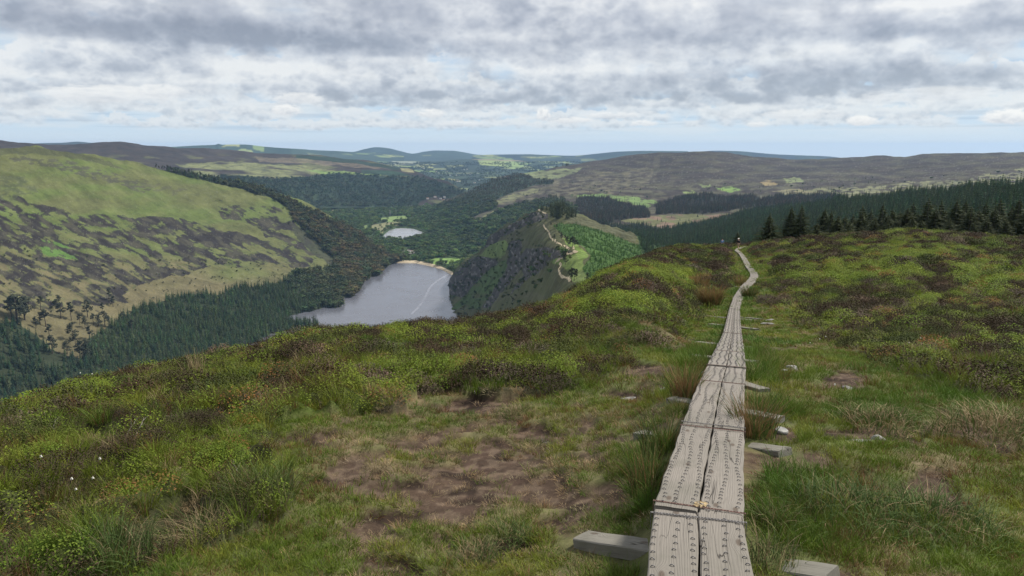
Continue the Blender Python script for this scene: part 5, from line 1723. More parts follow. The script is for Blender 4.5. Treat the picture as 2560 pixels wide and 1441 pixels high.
tussock(540, 1330, .52, .24, 620, 620, 'large shaggy grass tussock with bleached top, nearest at bottom left', 900, 1.15, 1.02, .0026)
tussock(655, 1270, .50, .17, 420, 40, 'lush green grass tussock right behind the large bleached one', 902, .8, .9, .0028)
tussock(265, 1400, .36, .18, 320, 50, 'green grass tussock at the lower left edge among bilberry', 904, .9, 1, .0028)
tussock(1622, 1235, .40, .13, 170, 90, 'tall rushes leaning on the left edge of the nearest boards', 906, .5, .9, .0028, m_red_bl, 'rushes', 'rush_clump')
tussock(1655, 1130, .36, .16, 240, 50, 'thick green rushes left of the second plank pair', 908, .5, .9, .003, m_red_bl, 'rushes', 'rush_clump')
tussock(1712, 995, .42, .13, 80, 230, 'russet rush clump left of the boards beside the long crossbeam end', 910, .55, 1., .0035, m_red_bl, 'rushes', 'rush_clump')
tussock(1885, 1090, .42, .16, 160, 200, 'russet rush clump right of the boards between two crossbeams', 912, .6, 1., .0032, m_red_bl, 'rushes', 'rush_clump')
tussock(1925, 1405, .24, .10, 110, 50, 'grass with pale seed stalks beside the right edge of the nearest boards', 914, .7, 1.15, .0024)
tussock(1775, 768, 1.15, .50, 260, 700, 'big straw coloured rush clump left of the boards before the bend', 916, .45, 1.1, .010, m_red_bl, 'rushes', 'rush_clump')
tussock(1753, 723, 1.0, .55, 60, 240, 'thin straw coloured rush clump further up left of the bend', 918, .45, 1.1, .011, m_red_bl, 'rushes', 'rush_clump')
tussock(1872, 746, .75, .34, 260, 120, 'dark rush clump hiding the boards at the foot of the bend', 920, .5, 1.0, .011, m_red_bl, 'rushes', 'rush_clump')
tussock(1850, 714, .8, .40, 40, 130, 'small russet rush clump left of the bend', 922, .5, 1.0, .011, m_red_bl, 'rushes', 'rush_clump')
tussock(490, 958, .75, .13, 10, 60, 'stand of pale dead stalks rising from the heather on the left brow', 924, .25, 1.1, .006)
tussock(1296, 1040, .22, .16, 160, 220, 'pale grass tussock on the bare peat in the centre', 926, 1.1, 1., .003)
tussock(2500, 1105, .42, .42, 420, 520, 'wide bleached grass tussock beside bare peat at the right edge', 928, 1.1, 1., .0042)
tussock(2195, 1060, .30, .30, 240, 220, 'yellowish grass tussock above the flat wet rock', 930, 1., 1., .004)
tussock(2100, 1290, .26, .26, 420, 60, 'fresh green grass tussock on the right turf', 932, 1.1, 1., .003)
tussock(2330, 1310, .30, .28, 460, 80, 'blue-green shaggy grass tussock at the lower right', 934, 1.1, 1., .003)
tussock(1190, 1395, .20, .14, 220, 160, 'small dry grass tussock between dark peat holes at the bottom', 936, 1.1, 1., .0028)
tussock(1280, 1345, .22, .13, 240, 40, 'small green grass tussock between peat holes at the bottom', 938, 1.0, 1., .0028)
tussock(1940, 1320, .26, .10, 100, 40, 'upright green grass clump right of the boards', 940, .8, 1., .0026)

# cotton grass heads in the left heather
cot_v, cot_f = leafy(5, 60, .012, .014, .006)
st_v, st_f = blades(6, 2, .25, .003, .3, .0012, 3)
mcot = mat_plain('cotton', (.75, .74, .68), amount=.05); 
cme = raw_mesh('cotton_head', cot_v, cot_f); cme.materials.append(mcot)
sme = raw_mesh('stem', st_v, st_f); sme.materials.append(m_dry_bl)
for px, py in ((191, 1222), (238, 1233), (261, 1235), (190, 1275), (113, 1210), (205, 960), (213, 952), (234, 957), (2048, 858), (2062, 860), (2024, 866), (2270, 868), (2300, 850), (2083, 1000)):
    p = hit(px, py + 12, .1)
    z = float(ground_h(p[:1], p[1:2])[0]); rr_ = math.hypot(p[0], p[1]); k = max(1, rr_ / 6)
    r = empty('cotton_grass', (p[0], p[1], z + .04)); tag(r, 'white cotton grass head on a thin stem in the moor turf', 'flower', 'cotton grass heads')
    r.scale = (.55 * k ** .5, .55 * k ** .5, 1 + .2 * random.random())
    a = bpy.data.objects.new('stem', sme); COL.objects.link(a); a.parent = r
    a = bpy.data.objects.new('cotton_head', cme); COL.objects.link(a); a.parent = r; a.location = (.0, .0, .24)


# bare bleached twigs
m_twig = mat_plain('dead_wood', (.30, .27, .24), amount=.25, nscale=30)
def twig(px, py, size, seed, label, kind='dead_twig', upright=True):
    R = random.Random(seed); v, f, mi = [], [], []
    def grow(p, d, L, r, dep):
        pts = [p]; q = Vector(p)
        for k in range(4):
            d = (d + Vector((R.uniform(-.35, .35), R.uniform(-.35, .35), R.uniform(-.2, .2)))).normalized(); q = q + d * L / 4; pts.append(tuple(q))
        tube_ring(v, f, mi, pts, [r * (1 - .7 * i / 4) for i in range(5)], 5)
        if dep:
            for k in (2, 3, 4):
                grow(pts[k], (d + Vector((R.uniform(-1, 1), R.uniform(-1, 1), R.uniform(-.1, .6)))).normalized(), L * .55, r * .55, dep - 1)
    grow((0, 0, 0), Vector((0, 0, 1)) if upright else Vector((1, .3, .05)), size, size * .035, 2)
    p = hit(px, py); z = float(ground_h(p[:1], p[1:2])[0])
    o = mesh_obj(kind, raw_mesh(kind, v, f, True), m_twig); o.location = (p[0], p[1], z); o.rotation_euler = (0, 0, R.uniform(0, 6.28))
    tag(o, label, 'twig')
twig(1237, 982, .33, 1, 'bleached bare twig standing above the bare peat in the centre')
twig(160, 1118, .15, 2, 'pale forked twig in the heather at the left edge')
twig(1042, 1390, .09, 3, 'small forked twig lying on dark peat at the bottom', upright=False)
twig(990, 1425, .10, 4, 'tiny curled twig on dark peat at the bottom edge', upright=False)
twig(1370, 1085, .16, 5, 'thin stick lying across the dark peat hollow', upright=False)
twig(250, 1140, .30, 6, 'bleached tangle of dead heather stems on the left', upright=False)
twig(560, 1225, .25, 7, 'grey dead stem tangled behind the bleached tussock', upright=False)
# ------------------------------------------------------------------ board walk
def mat_wood(name, base=(.218, .198, .176), dark=(.10, .088, .076)):
    m = bpy.data.materials.new(name); m.use_nodes = True
    t = NT(m.node_tree)
    tc = t.n('ShaderNodeTexCoord'); oi = t.n('ShaderNodeObjectInfo')
    off = t.comb(t.math('MULTIPLY', oi.outputs['Random'], 37.0), t.math('MULTIPLY', oi.outputs['Random'], 91.0), t.math('MULTIPLY', oi.outputs['Random'], 13.0))
    p0 = t.n('ShaderNodeVectorMath', operation='ADD'); t.link(tc.outputs['Object'], p0.inputs[0]); t.link(off, p0.inputs[1])
    mp = t.n('ShaderNodeMapping'); mp.inputs['Scale'].default_value = (1.0, 0.10, 1.0); t.link(p0.outputs[0], mp.inputs[0])
    # knots bend the grain
    mk = t.n('ShaderNodeMapping'); mk.inputs['Scale'].default_value = (1.0, .42, 1.0); t.link(p0.outputs[0], mk.inputs[0])
    vo = t.n('ShaderNodeTexVoronoi', voronoi_dimensions='2D'); vo.inputs['Scale'].default_value = 5.0; t.link(mk.outputs[0], vo.inputs['Vector'])
    kn = t.smooth(vo.outputs['Distance'], 0.0, 0.34, 1.0, 0.0)
    sx = t.n('ShaderNodeSeparateXYZ'); t.link(mp.outputs[0], sx.inputs[0])
    wob = t.noise(mp.outputs[0], 9.0, 3, .5)
    xx = t.math('ADD', t.math('MULTIPLY', sx.outputs[0], 1.0), t.math('ADD', t.math('MULTIPLY', wob, 0.075), t.math('MULTIPLY', t.math('POWER', kn, 2.0), 0.05)))
    gv = t.comb(xx, t.math('MULTIPLY', sx.outputs[1], .25), 0.0)
    wv = t.n('ShaderNodeTexWave', wave_type='BANDS', bands_direction='X'); wv.inputs['Scale'].default_value = 26.0
    wv.inputs['Distortion'].default_value = 1.2; wv.inputs['Detail'].default_value = 3; wv.inputs['Detail Scale'].default_value = 2
    t.link(gv, wv.inputs['Vector'])
    g2 = t.noise(gv, 160.0, 5, .7)
    mf = t.n('ShaderNodeMapping'); mf.inputs['Scale'].default_value = (60, 2.4, 60); t.link(p0.outputs[0], mf.inputs[0])
    fib = t.noise(mf.outputs[0], 3.0, 5, .65)
    grime = t.noise(p0.outputs[0], 3.2, 6, .62)
    c = t.mix(t.math('MULTIPLY', wv.outputs[0], .20), (*base, 1), (base[0] * .62, base[1] * .60, base[2] * .58, 1))
    c = t.mix(t.smooth(fib, .48, .75, 0, .65), c, (*dark, 1))
    c = t.mix(t.smooth(g2, .55, .8, 0, .5), c, (base[0] * 1.25, base[1] * 1.25, base[2] * 1.28, 1))
    c = t.mix(t.smooth(grime, .50, .70, 0, .65), c, (.13, .125, .10, 1))
    big = t.noise(p0.outputs[0], 1.1, 3, .5)
    c = t.mix(t.smooth(big, .40, .65, 0, .5), c, (base[0] * .72, base[1] * .74, base[2] * .72, 1))
    c = t.mix(t.smooth(kn, .82, .97, 0, .85), c, (.085, .065, .05, 1))
    # long drying cracks follow the grain
    mc = t.n('ShaderNodeMapping'); mc.inputs['Scale'].default_value = (13, .75, 1); t.link(p0.outputs[0], mc.inputs[0])
    cr_n = t.noise(mc.outputs[0], 1.0, 2, .4)
    crk = t.smooth(t.math('ABSOLUTE', t.math('SUBTRACT', cr_n, .5)), .0, .0055, 1.0, 0.0)
    crm = t.math('MULTIPLY', crk, t.smooth(t.noise(p0.outputs[0], 1.7, 2, .5), .45, .55))
    c = t.mix(t.math('MULTIPLY', crm, .85), c, (.03, .025, .02, 1))
    bs = t.n('ShaderNodeBsdfPrincipled'); t.link(c, bs.inputs['Base Color']); bs.inputs['Roughness'].default_value = .82
    bs.inputs['Specular IOR Level'].default_value = .25
    hgt = t.math('SUBTRACT', t.math('ADD', t.math('MULTIPLY', wv.outputs[0], -.5), t.math('MULTIPLY', fib, -.7)), t.math('MULTIPLY', crm, 3.0))
    b = t.n('ShaderNodeBump'); b.inputs['Distance'].default_value = .0022; b.inputs['Strength'].default_value = .9
    t.link(hgt, b.inputs['Height']); t.link(b.outputs[0], bs.inputs['Normal'])
    o = t.n('ShaderNodeOutputMaterial'); t.link(bs.outputs[0], o.inputs[0])
    return m

m_plank = mat_wood('weathered_plank'); m_beam = mat_wood('weathered_beam', (.20, .19, .165), (.07, .066, .055))
m_steel = mat_plain('dull_galvanised_steel', (.20, .19, .185), rough=.55, metal=.6, nscale=60, amount=.4)
m_rust = mat_plain('rusty_strap', (.16, .10, .085), rough=.7, metal=.4, nscale=40, amount=.5)


def board_mesh(w, L, t, seed, name='plank', nx=5, ny=14):
    """sleeper with softened, worn arrises; length along Y, top at z=0"""
    R = random.Random(seed); v, f = [], []
    prof = [(-w / 2, -t), (-w / 2, -.008), (-w / 2 + .006, -.0015), (-w / 4, .0008), (0, -.0004), (w / 4, .0008), (w / 2 - .006, -.0015), (w / 2, -.008), (w / 2, -t)]
    ph = R.uniform(0, 6)
    for j in range(ny + 1):
        y = L * (j / ny - .5)
        bow = .004 * math.sin(j * .7 + ph)
        for (x, z) in prof:
            ex = (.0035 * math.sin(j * 1.9 + ph + x * 40)) if abs(x) > w * .4 else 0
            yy = y + (R.uniform(-.004, .004) if j in (0, ny) else 0)
            v.append((x + bow * .5 + ex, yy, z + R.uniform(-.0006, .0006)))
    k = len(prof)
    for j in range(ny):
        for i in range(k - 1):
            a = j * k + i; f.append((a, a + 1, a + 1 + k, a + k))
        f.append((j * k + k - 1, j * k, (j + 1) * k, (j + 1) * k + k - 1))
    f.append(tuple(range(k - 1, -1, -1))); f.append(tuple(ny * k + i for i in range(k)))
    return raw_mesh(name, v, [tuple(reversed(q)) for q in f])


def staple_mesh(seed=0):
    """U staple: a wire arch standing proud of the wood"""
    v, f, mi = [], [], []
    n = 7
    for i in range(n + 1):
        a = math.pi * i / n
        cx, cz = .0095 * math.cos(a), .009 * math.sin(a) - .002
        for j in range(4):
            b = math.pi / 4 + math.pi / 2 * j
            r = .0026
            v.append((cx + r * math.cos(b) * math.cos(a), r * math.sin(b), cz + r * math.cos(b) * math.sin(a)))
    for i in range(n):
        for j in range(4):
            a = i * 4 + j; b = i * 4 + (j + 1) % 4
            f.append((a, b, b + 4, a + 4))
    return v, f
_sv, _sf = staple_mesh()
staple_me = raw_mesh('staple', _sv, _sf, True); staple_me.materials.append(m_steel)

walk = empty('boardwalk', (0, 0, 0))
tag(walk, 'weathered timber board walk of paired sleepers studded with staples running downhill', 'boardwalk')
WB = .215          # width of one sleeper
GAP = .009

def board_frame(a, b, za, zb):
    d = Vector((b[0] - a[0], b[1] - a[1], zb - za)); L = d.length; d.normalize()
    s = Vector((d.y, -d.x, 0)).normalized(); u = s.cross(d).normalized()
    c = Vector(((a[0] + b[0]) / 2, (a[1] + b[1]) / 2, (za + zb) / 2))
    M = Matrix(((s.x, d.x, u.x, c.x), (s.y, d.y, u.y, c.y), (s.z, d.z, u.z, c.z), (0, 0, 0, 1)))
    return M, L, s, d

def gz(p): return float(ang_ground(np.array([p[0]]), np.array([p[1]]))[0])

def staple_spots(L, seed, step=.062):
    R = random.Random(seed); out = []
    for row, x0 in enumerate((-WB * .36, 0.0, WB * .36)):
        y = -L / 2 + .06 + row * .02
        while y < L / 2 - .05:
            out.append((x0 + .012 * math.sin(y * 5 + row * 2) + R.uniform(-.005, .005), y))
            y += step * R.uniform(.8, 1.25)
    return out

def lay_pair(a, b, idx, individual, extra=0.0, lift=0.0, half=True, wb=None):
    za = gz(a) + BOARD_TOP + lift; zb = gz(b) + BOARD_TOP + lift
    w = wb or WB
    for sgn in ((-1, 1) if half else (0,)):
        off = sgn * (w + GAP) / 2
        d = np.array([b[0] - a[0], b[1] - a[1]]); L0 = np.linalg.norm(d); d = d / L0; s = np.array([d[1], -d[0]])
        e = random.uniform(-.02, .03)
        aa = np.array(a) + s * off + d * e; bb = np.array(b) + s * off + d * (e * .5 - .008)
        M, L, sv, dv = board_frame(aa, bb, za + random.uniform(-.003, .003), zb + random.uniform(-.003, .003))
        me = board_mesh(w, L, .095, idx * 7 + sgn, ny=14 if idx < 12 else 4)
        me.materials.append(m_plank)
        o = bpy.data.objects.new('plank', me); COL.objects.link(o); o.parent = walk; o.matrix_local = M
        spots = staple_spots(L, idx * 13 + sgn, .062 if idx < 9 else .10)
        if individual:
            kept = []
            for (x, y) in spots:
                c = bpy.data.objects.new('staple', staple_me); COL.objects.link(c); c.parent = o
                c.location = (x, y, .0005); c.rotation_euler = (0, 0, random.uniform(-.35, .35))
        elif idx < 24:
            v, f = [], []
            for (x, y) in spots:
                b0 = len(v); ca, sa = math.cos(random.uniform(-.4, .4)), math.sin(random.uniform(-.4, .4))
                g = 1.0
                for q in _sv: v.append((x + (q[0] * ca - q[1] * sa) * g, y + (q[0] * sa + q[1] * ca) * g, q[2] * g + .0005))
                f += [tuple(i + b0 for i in fc) for fc in _sf]
            c = mesh_obj('staples', raw_mesh('staples', v, f, True), m_steel, o); c['kind'] = 'stuff'
    return za, zb

# near sections: joints as in the photograph
nsec = len(CENTRE) - 1
for i in range(nsec):
    a, b = CENTRE[i], CENTRE[i + 1]
    Lsec = np.linalg.norm(b - a)
    lay_pair(a, b, i, individual=(i in (1, 2)), lift=.004 * (i % 2))
# the walk beyond: sleepers laid end to end round the bend
seg = np.linalg.norm(np.diff(bend, axis=0), axis=1); cum = np.concatenate([[0], np.cumsum(seg)])
start = np.vstack([CENTRE[-1:], bend]); seg = np.linalg.norm(np.diff(start, axis=0), axis=1); cum = np.concatenate([[0], np.cumsum(seg)])
def along(s): return np.array([np.interp(s, cum, start[:, 0]), np.interp(s, cum, start[:, 1])])
s = 0.0; i = nsec + 1
while s < cum[-1] - 1.0:
    a = along(s); b = along(min(s + 2.4, cum[-1]))
    lay_pair(a, b, i, False, lift=.003 * (i % 2), wb=.27 if s > 6 else .235)
    s += 2.41; i += 1


# wire straps across the joints
def strap_at(a, b, z, rusty=False):
    M, L, sv, dv = board_frame(a, b, z, z)
    v, f = [], []
    def box(x0, x1, y0, y1, z0, z1):
        k = len(v)
        for z in (z0, z1):
            for (x, y) in ((x0, y0), (x1, y0), (x1, y1), (x0, y1)): v.append((x, y, z))
        f.extend([(k, k + 3, k + 2, k + 1), (k + 4, k + 5, k + 6, k + 7), (k, k + 1, k + 5, k + 4), (k + 1, k + 2, k + 6, k + 5), (k + 2, k + 3, k + 7, k + 6), (k + 3, k, k + 4, k + 7)])
    for sx in (-.0045, .0045): box(sx - .0014, sx + .0014, -L / 2 - .004, L / 2 + .004, 0, .003)
    y = -L / 2
    while y < L / 2:
        box(-.004, .004, y, y + .0055, .0002, .0028); y += .0155
    for e in (-1, 1): box(-.006, .006, e * (L / 2 + .005) - .0015, e * (L / 2 + .005) + .0015, -.09, .003)
    o = mesh_obj('metal_strap', raw_mesh('metal_strap', v, f), m_rust if rusty else m_steel, walk); o.matrix_local = M
for i, offs in ((2, (-.07, .07)), (3, (-.05, .05)), (4, (.04,)), (5, (.04,)), (6, (.04,)), (7, (.05,)), (8, (.05,)), (9, (.05,))):
    for of in offs:
        j = i if of > 0 else i - 1
        a, b = CENTRE[j], CENTRE[j + 1]; dd = (b - a) / np.linalg.norm(b - a); sd_ = np.array([dd[1], -dd[0]])
        c = CENTRE[i] + dd * of
        u = np.dot(c - a, dd) / np.linalg.norm(b - a)
        zz = (gz(a) * (1 - u) + gz(b) * u) + BOARD_TOP + .004 * (j % 2) + .0035
        strap_at(c - sd_ * (WB + GAP / 2 + .004), c + sd_ * (WB + GAP / 2 + .004), zz, random.random() < .4)

# crossbeams under the joints
def beam(p0, p1, w=.16, t=.10, drop=.085, sink=0):
    a = hit(p0[0], p0[1], BOARD_TOP - drop); b = hit(p1[0], p1[1], BOARD_TOP - drop)
    M, L, sv, dv = board_frame(a[:2], b[:2], a[2], b[2])
    me = board_mesh(w, L, t, int(p0[0]), 'crossbeam'); me.materials.append(m_beam)
    o = bpy.data.objects.new('crossbeam', me); COL.objects.link(o); o.parent = walk; o.matrix_local = M
for q in BEAM_PIX: beam(q[0], q[1], q[2], q[3], q[4] + .014)
for px, py in ((1846, 716), (1833, 699), (1838, 668), (1835, 660)):
    beam((px - 8, py), (px + 34, py + 3), .2, .09, .10)
# torn leaf litter caught in the seam
v, f = leafy(33, 26, .035, .012, .014)
o = mesh_obj('dry_leaf', raw_mesh('dry_leaf', v, f), mat_plain('leaf_litter', (.33, .25, .14), amount=.3, nscale=60))
p = hit(1749, 1264, BOARD_TOP); o.location = (p[0], p[1], p[2] + .004); tag(o, 'small curled dry leaves caught in the seam of the boards', 'dry leaves')


# ------------------------------------------------------------------ stones
m_stone = mat_plain('pale_granite', (.25, .25, .24), rough=.8, nscale=14, amount=.35, bump=.01)
def stone(px, py, sx, sy, sz, label, seed, rz=0.0, name='stone'):
    R = random.Random(seed)
    bm = bmesh.new(); bmesh.ops.create_icosphere(bm, subdivisions=3, radius=1)
    off = [Vector((R.uniform(-1, 1), R.uniform(-1, 1), R.uniform(-1, 1))).normalized() for _ in range(9)]; cut = [R.uniform(.45, .8) for _ in off]
    for vv in bm.verts:
        p = vv.co.copy()
        for n_, c_ in zip(off, cut):
            e = p.dot(n_) - c_
            if e > 0: p -= n_ * e * .9
        vv.co = Vector((p.x * sx, p.y * sy, p.z * sz))
    me = bpy.data.meshes.new(name); bm.to_mesh(me); bm.free()
    o = mesh_obj(name, me, m_stone)
    p = hit(px, py); z = float(ground_h(p[:1], p[1:2])[0])
    o.location = (p[0], p[1], z + sz * .35); o.rotation_euler = (0, 0, rz)
    tag(o, label, 'stone')
stone(1573, 985, .14, .05, .03, 'thin flat pale stone in bare peat left of the boards', 1)
stone(1659, 971, .07, .04, .03, 'small white stone on peat left of the russet rushes', 2)
stone(1925, 802, .22, .08, .05, 'pale stone in the turf right of the upper boards', 3)
stone(1922, 812, .28, .10, .05, 'larger pale stone just below its neighbour right of the upper boards', 4)
stone(1902, 796, .18, .07, .04, 'small pale stone nearest to the upper boards on the right', 5)
stone(1975, 918, .16, .06, .04, 'flat pale stone in a small peat scar right of the boards', 6)
stone(1948, 1086, .07, .05, .05, 'small bluish stone in a peat hollow right of the boards', 7)
stone(2150, 1105, .27, .07, .035, 'long flat grey rock slab at the edge of bare peat on the right', 8)
stone(2199, 1100, .07, .05, .05, 'rounded white stone at the right end of the flat slab', 9)
stone(1757, 790, .30, .08, .04, 'flat pale stone left of the boards below the big rush clump', 10)
stone(1955, 931, .08, .04, .03, 'dark little stone below the flat pale stone on the right', 11)
stone(2118, 960, .08, .05, .04, 'small stone at the rim of the dark peat hole on the right', 12)
stone(1862, 903, .06, .04, .03, 'small stone touching the right edge of the boards', 13)

# ------------------------------------------------------------------ ridge path on the spur
def ribbon(name, pix, width, mat, lift, label, P=None, n=90):
    P = P or crag
    pts = np.array([P.locate(*q) for q in pix])
    d = np.concatenate([[0], np.cumsum(np.linalg.norm(np.diff(pts[:, :2], axis=0), axis=1))]); s = np.linspace(0, d[-1], n)
    c = np.stack([np.interp(s, d, pts[:, k]) for k in range(3)], 1)
    # resettle every cross-section on the hill surface
    T = np.gradient(c[:, :2], axis=0); T /= np.linalg.norm(T, axis=1)[:, None] + 1e-9
    N_ = np.stack([T[:, 1], -T[:, 0]], 1)
    Xf, Yf, Zf = P.X[:P.n_front].ravel(), P.Y[:P.n_front].ravel(), P.Z[:P.n_front].ravel()
    V = []
    for i in range(n):
        row = []
        wob = 1 + .3 * math.sin(i * 1.3) + .2 * math.sin(i * .37)
        for t_ in (-1, -.33, .33, 1):
            x, y = c[i, 0] + N_[i, 0] * width * t_ * wob, c[i, 1] + N_[i, 1] * width * t_ * wob
            dd = (Xf - x) ** 2 + (Yf - y) ** 2; kk = np.argpartition(dd, 4)[:4]; ww = 1 / (dd[kk] + .5)
            row.append((x, y, float((Zf[kk] * ww).sum() / ww.sum()) + lift * .35))
        V.append(row)
    o = mesh_obj(name, grid_mesh(name, np.array(V)), mat); o['kind'] = 'structure'; o['label'] = label
m_path = mat_plain('worn_path', (.36, .30, .20), rough=.9, nscale=.4, amount=.25)
def dense(pix, k=6):
    out = []
    for (a, b) in zip(pix[:-1], pix[1:]):
        for i in range(k): out.append((a[0] + (b[0] - a[0]) * i / k, a[1] + (b[1] - a[1]) * i / k))
    return out + [pix[-1]]
ribbon('path', dense([(1358, 562), (1362, 570), (1372, 581), (1376, 594), (1386, 604), (1394, 610), (1404, 613), (1416, 618), (1425, 625), (1436, 629), (1443, 632)]), 0.8, m_path, 1.2, 'pale ridge path climbing over the grassy spur')
ribbon('path', dense([(1443, 632), (1428, 635), (1415, 637), (1407, 646), (1396, 652), (1388, 657)], 5), 0.9, m_path, 1.6, 'pale ridge path below its hairpin bend')
ribbon('path', dense([(1400, 658), (1403, 666), (1396, 674), (1399, 685), (1405, 694), (1412, 696), (1420, 696), (1425, 704)], 5), 0.75, m_path, 1.4, 'lowest stretch of the pale ridge path')
ribbon('path', dense([(1345, 522), (1349, 529), (1356, 532), (1365, 535)], 5), 1.3, m_path, 1.6, 'far end of the ridge path near the knoll grove', n=40)


# ------------------------------------------------------------------ hikers
def skin_obj(name, verts, edges, radii, mat, parent, root=0, sub=2, smooth=True):
    me = bpy.data.meshes.new(name); me.from_pydata([tuple(v) for v in verts], edges, []); me.update()
    o = mesh_obj(name, me, mat, parent)
    md = o.modifiers.new('skin', 'SKIN')
    me.skin_vertices[0].data
    for i, r in enumerate(radii):
        sv = me.skin_vertices[0].data[i]; sv.radius = (r, r) if not isinstance(r, tuple) else r; sv.use_root = (i == root)
    md.use_smooth_shade = smooth
    sb = o.modifiers.new('subdiv', 'SUBSURF'); sb.levels = sub; sb.render_levels = sub
    return o

def person(loc, rz, cfg, label):
    r = empty('person', loc, rz); tag(r, label, 'hiker', 'hikers at the brow of the hill')
    m_skin = mat_plain('skin', (.50, .32, .23), rough=.6, amount=.08)
    m_top = mat_plain(cfg['n'] + '_top', cfg['top'], amount=.15); m_leg = mat_plain(cfg['n'] + '_legwear', cfg['legs'], amount=.15)
    m_hair = mat_plain(cfg['n'] + '_hair', cfg['hair'], amount=.2); m_pack = mat_plain(cfg['n'] + '_pack', cfg['pack'], amount=.2); m_boot = mat_plain('boot_leather', (.08, .06, .05))
    st = cfg.get('stride', .16)
    V = [(0, 0, .95), (0, .01, 1.12), (0, .02, 1.30), (0, .02, 1.45), (0, .03, 1.53), (0, .06, 1.62), (0, .07, 1.70)]
    Rr = [(.13, .10), (.125, .09), (.15, .10), (.12, .075), .05, (.072, .09), (.06, .075)]
    E = [(0, 1), (1, 2), (2, 3), (3, 4), (4, 5), (5, 6)]
    def add(p, rad, par): V.append(p); Rr.append(rad); E.append((par, len(V) - 1)); return len(V) - 1
    for s in (-1, 1):
        f = st * s
        h = add((s * .09, 0, .90), .088, 0); k = add((s * .10, f * .55 + .02, .50), .056, h); a = add((s * .10, f - .04, .11), .036, k)
        b = add((s * .10, f + .02, .04), .036, a); add((s * .11, f + .13, .03), .03, b)
        sh = add((s * .17, .02, 1.42), .055, 3); el = add((s * .25, -.02 - f * .4, 1.15), .040, sh); wr = add((s * .23, .16 - f * .3, .99 + .05), .026, el)
        pm = add((s * .22, .22 - f * .3, 1.02), (.022, .034), wr)
        for q in range(4):
            k1 = add((s * (.235 - q * .014), .27 - f * .3, 1.01 - q * .012), .009, pm); add((s * (.23 - q * .014), .30 - f * .3 - q * .004, .985 - q * .012), .0075, k1)
        add((s * .195, .245 - f * .3, 1.035), .009, pm)
    skin_obj('body', V, E, Rr, m_skin, r)
    # clothes a little outside the body
    tv = [V[0], V[1], V[2], V[3]]; tr = [(.150, .115), (.145, .108), (.170, .118), (.138, .092)]; te = [(0, 1), (1, 2), (2, 3)]
    for s in (-1, 1):
        f = st * s
        tv += [(s * .17, .02, 1.425), (s * .24, -.015 - f * .35, 1.18)]; tr += [.07, .055]; n_ = len(tv); te += [(3, n_ - 2), (n_ - 2, n_ - 1)]
        if cfg['sleeves']: tv.append((s * .232, .13 - f * .3, 1.05)); tr.append(.038); te.append((n_ - 1, n_))
    skin_obj('jacket', tv, te, tr, m_top, r)
    tv = [(0, 0, .97)]; tr = [(.155, .12)]; te = []
    for s in (-1, 1):
        f = st * s; n_ = len(tv)
        tv += [(s * .09, 0, .89), (s * .10, f * .5 + .02, .56)]; tr += [.105, .08]; te += [(0, n_), (n_, n_ + 1)]
        if cfg['long']: tv.append((s * .10, f - .03, .14)); tr.append(.055); te.append((n_ + 1, n_ + 2))
    skin_obj('trousers' if cfg['long'] else 'shorts', tv, te, tr, m_leg, r)
    skin_obj('hat' if cfg['hat'] else 'hair', [(0, .035, 1.64), (0, .04, 1.72), (0, .045, 1.755)], [(0, 1), (1, 2)], [(.078, .085), (.088, .098), (.055, .06)], m_hair, r)
    if cfg['hat']: 
        bm = bmesh.new(); bmesh.ops.create_cone(bm, cap_ends=True, segments=20, radius1=.155, radius2=.10, depth=.03)
        me = bpy.data.meshes.new('hat_brim'); bm.to_mesh(me); bm.free(); o = mesh_obj('hat_brim', me, m_hair, r); o.location = (0, .05, 1.685)
    # rucksack on the back (the back faces the camera)
    skin_obj('rucksack', [(0, -.16, 1.05), (0, -.19, 1.22), (0, -.17, 1.42)], [(0, 1), (1, 2)], [(.13, .09), (.15, .11), (.11, .07)], m_pack, r)
    for s in (-1, 1):
        skin_obj('shoulder_strap', [(s * .09, -.10, 1.46), (s * .10, .06, 1.49), (s * .10, .14, 1.36), (s * .11, .08, 1.16)], [(0, 1), (1, 2), (2, 3)], [.022, .022, .02, .016], m_pack, r, sub=1)
        skin_obj('boot', [(s * .10, st * s - .05, .12), (s * .10, st * s - .04, .05), (s * .11, st * s + .12, .035)], [(0, 1), (1, 2)], [.055, .055, .045], m_boot, r, sub=1)
    if cfg.get('pole'):
        v, f, mi = [], [], []; tube_ring(v, f, mi, [(.30, .30, .0), (.24, .24, 1.08)], [.009, .011], 6)
        po = mesh_obj('walking_pole', raw_mesh('walking_pole', v, f, True), m_steel); po.parent = None
        po.location = loc; po.rotation_euler = (0, 0, rz); tag(po, 'thin walking pole held by the hiker in the white hat', 'walking pole')
    return r

pA = on_ground(1847, 110)
pA[2] = max(pA[2], gz(pA) + .05)
person(tuple(pA), .35, dict(n='a', top=(.015, .016, .025), legs=(.30, .22, .16), hair=(.75, .73, .68), pack=(.02, .02, .03), sleeves=True, long=False, hat=True, pole=True),
       'hiker in a white hat, black jacket and pale shorts walking away at the brow')
pB = on_ground(1806, 117)
person((pB[0], pB[1], -132 * ray_t(1806, 613.5)[2] - .15 if False else pB[2]), -.4, dict(n='b', top=(.10, .17, .32), legs=(.012, .013, .02), hair=(.02, .015, .012), pack=(.16, .24, .42), sleeves=True, long=True, hat=False),
       'dark haired hiker with a light blue rucksack, half hidden behind the heather')


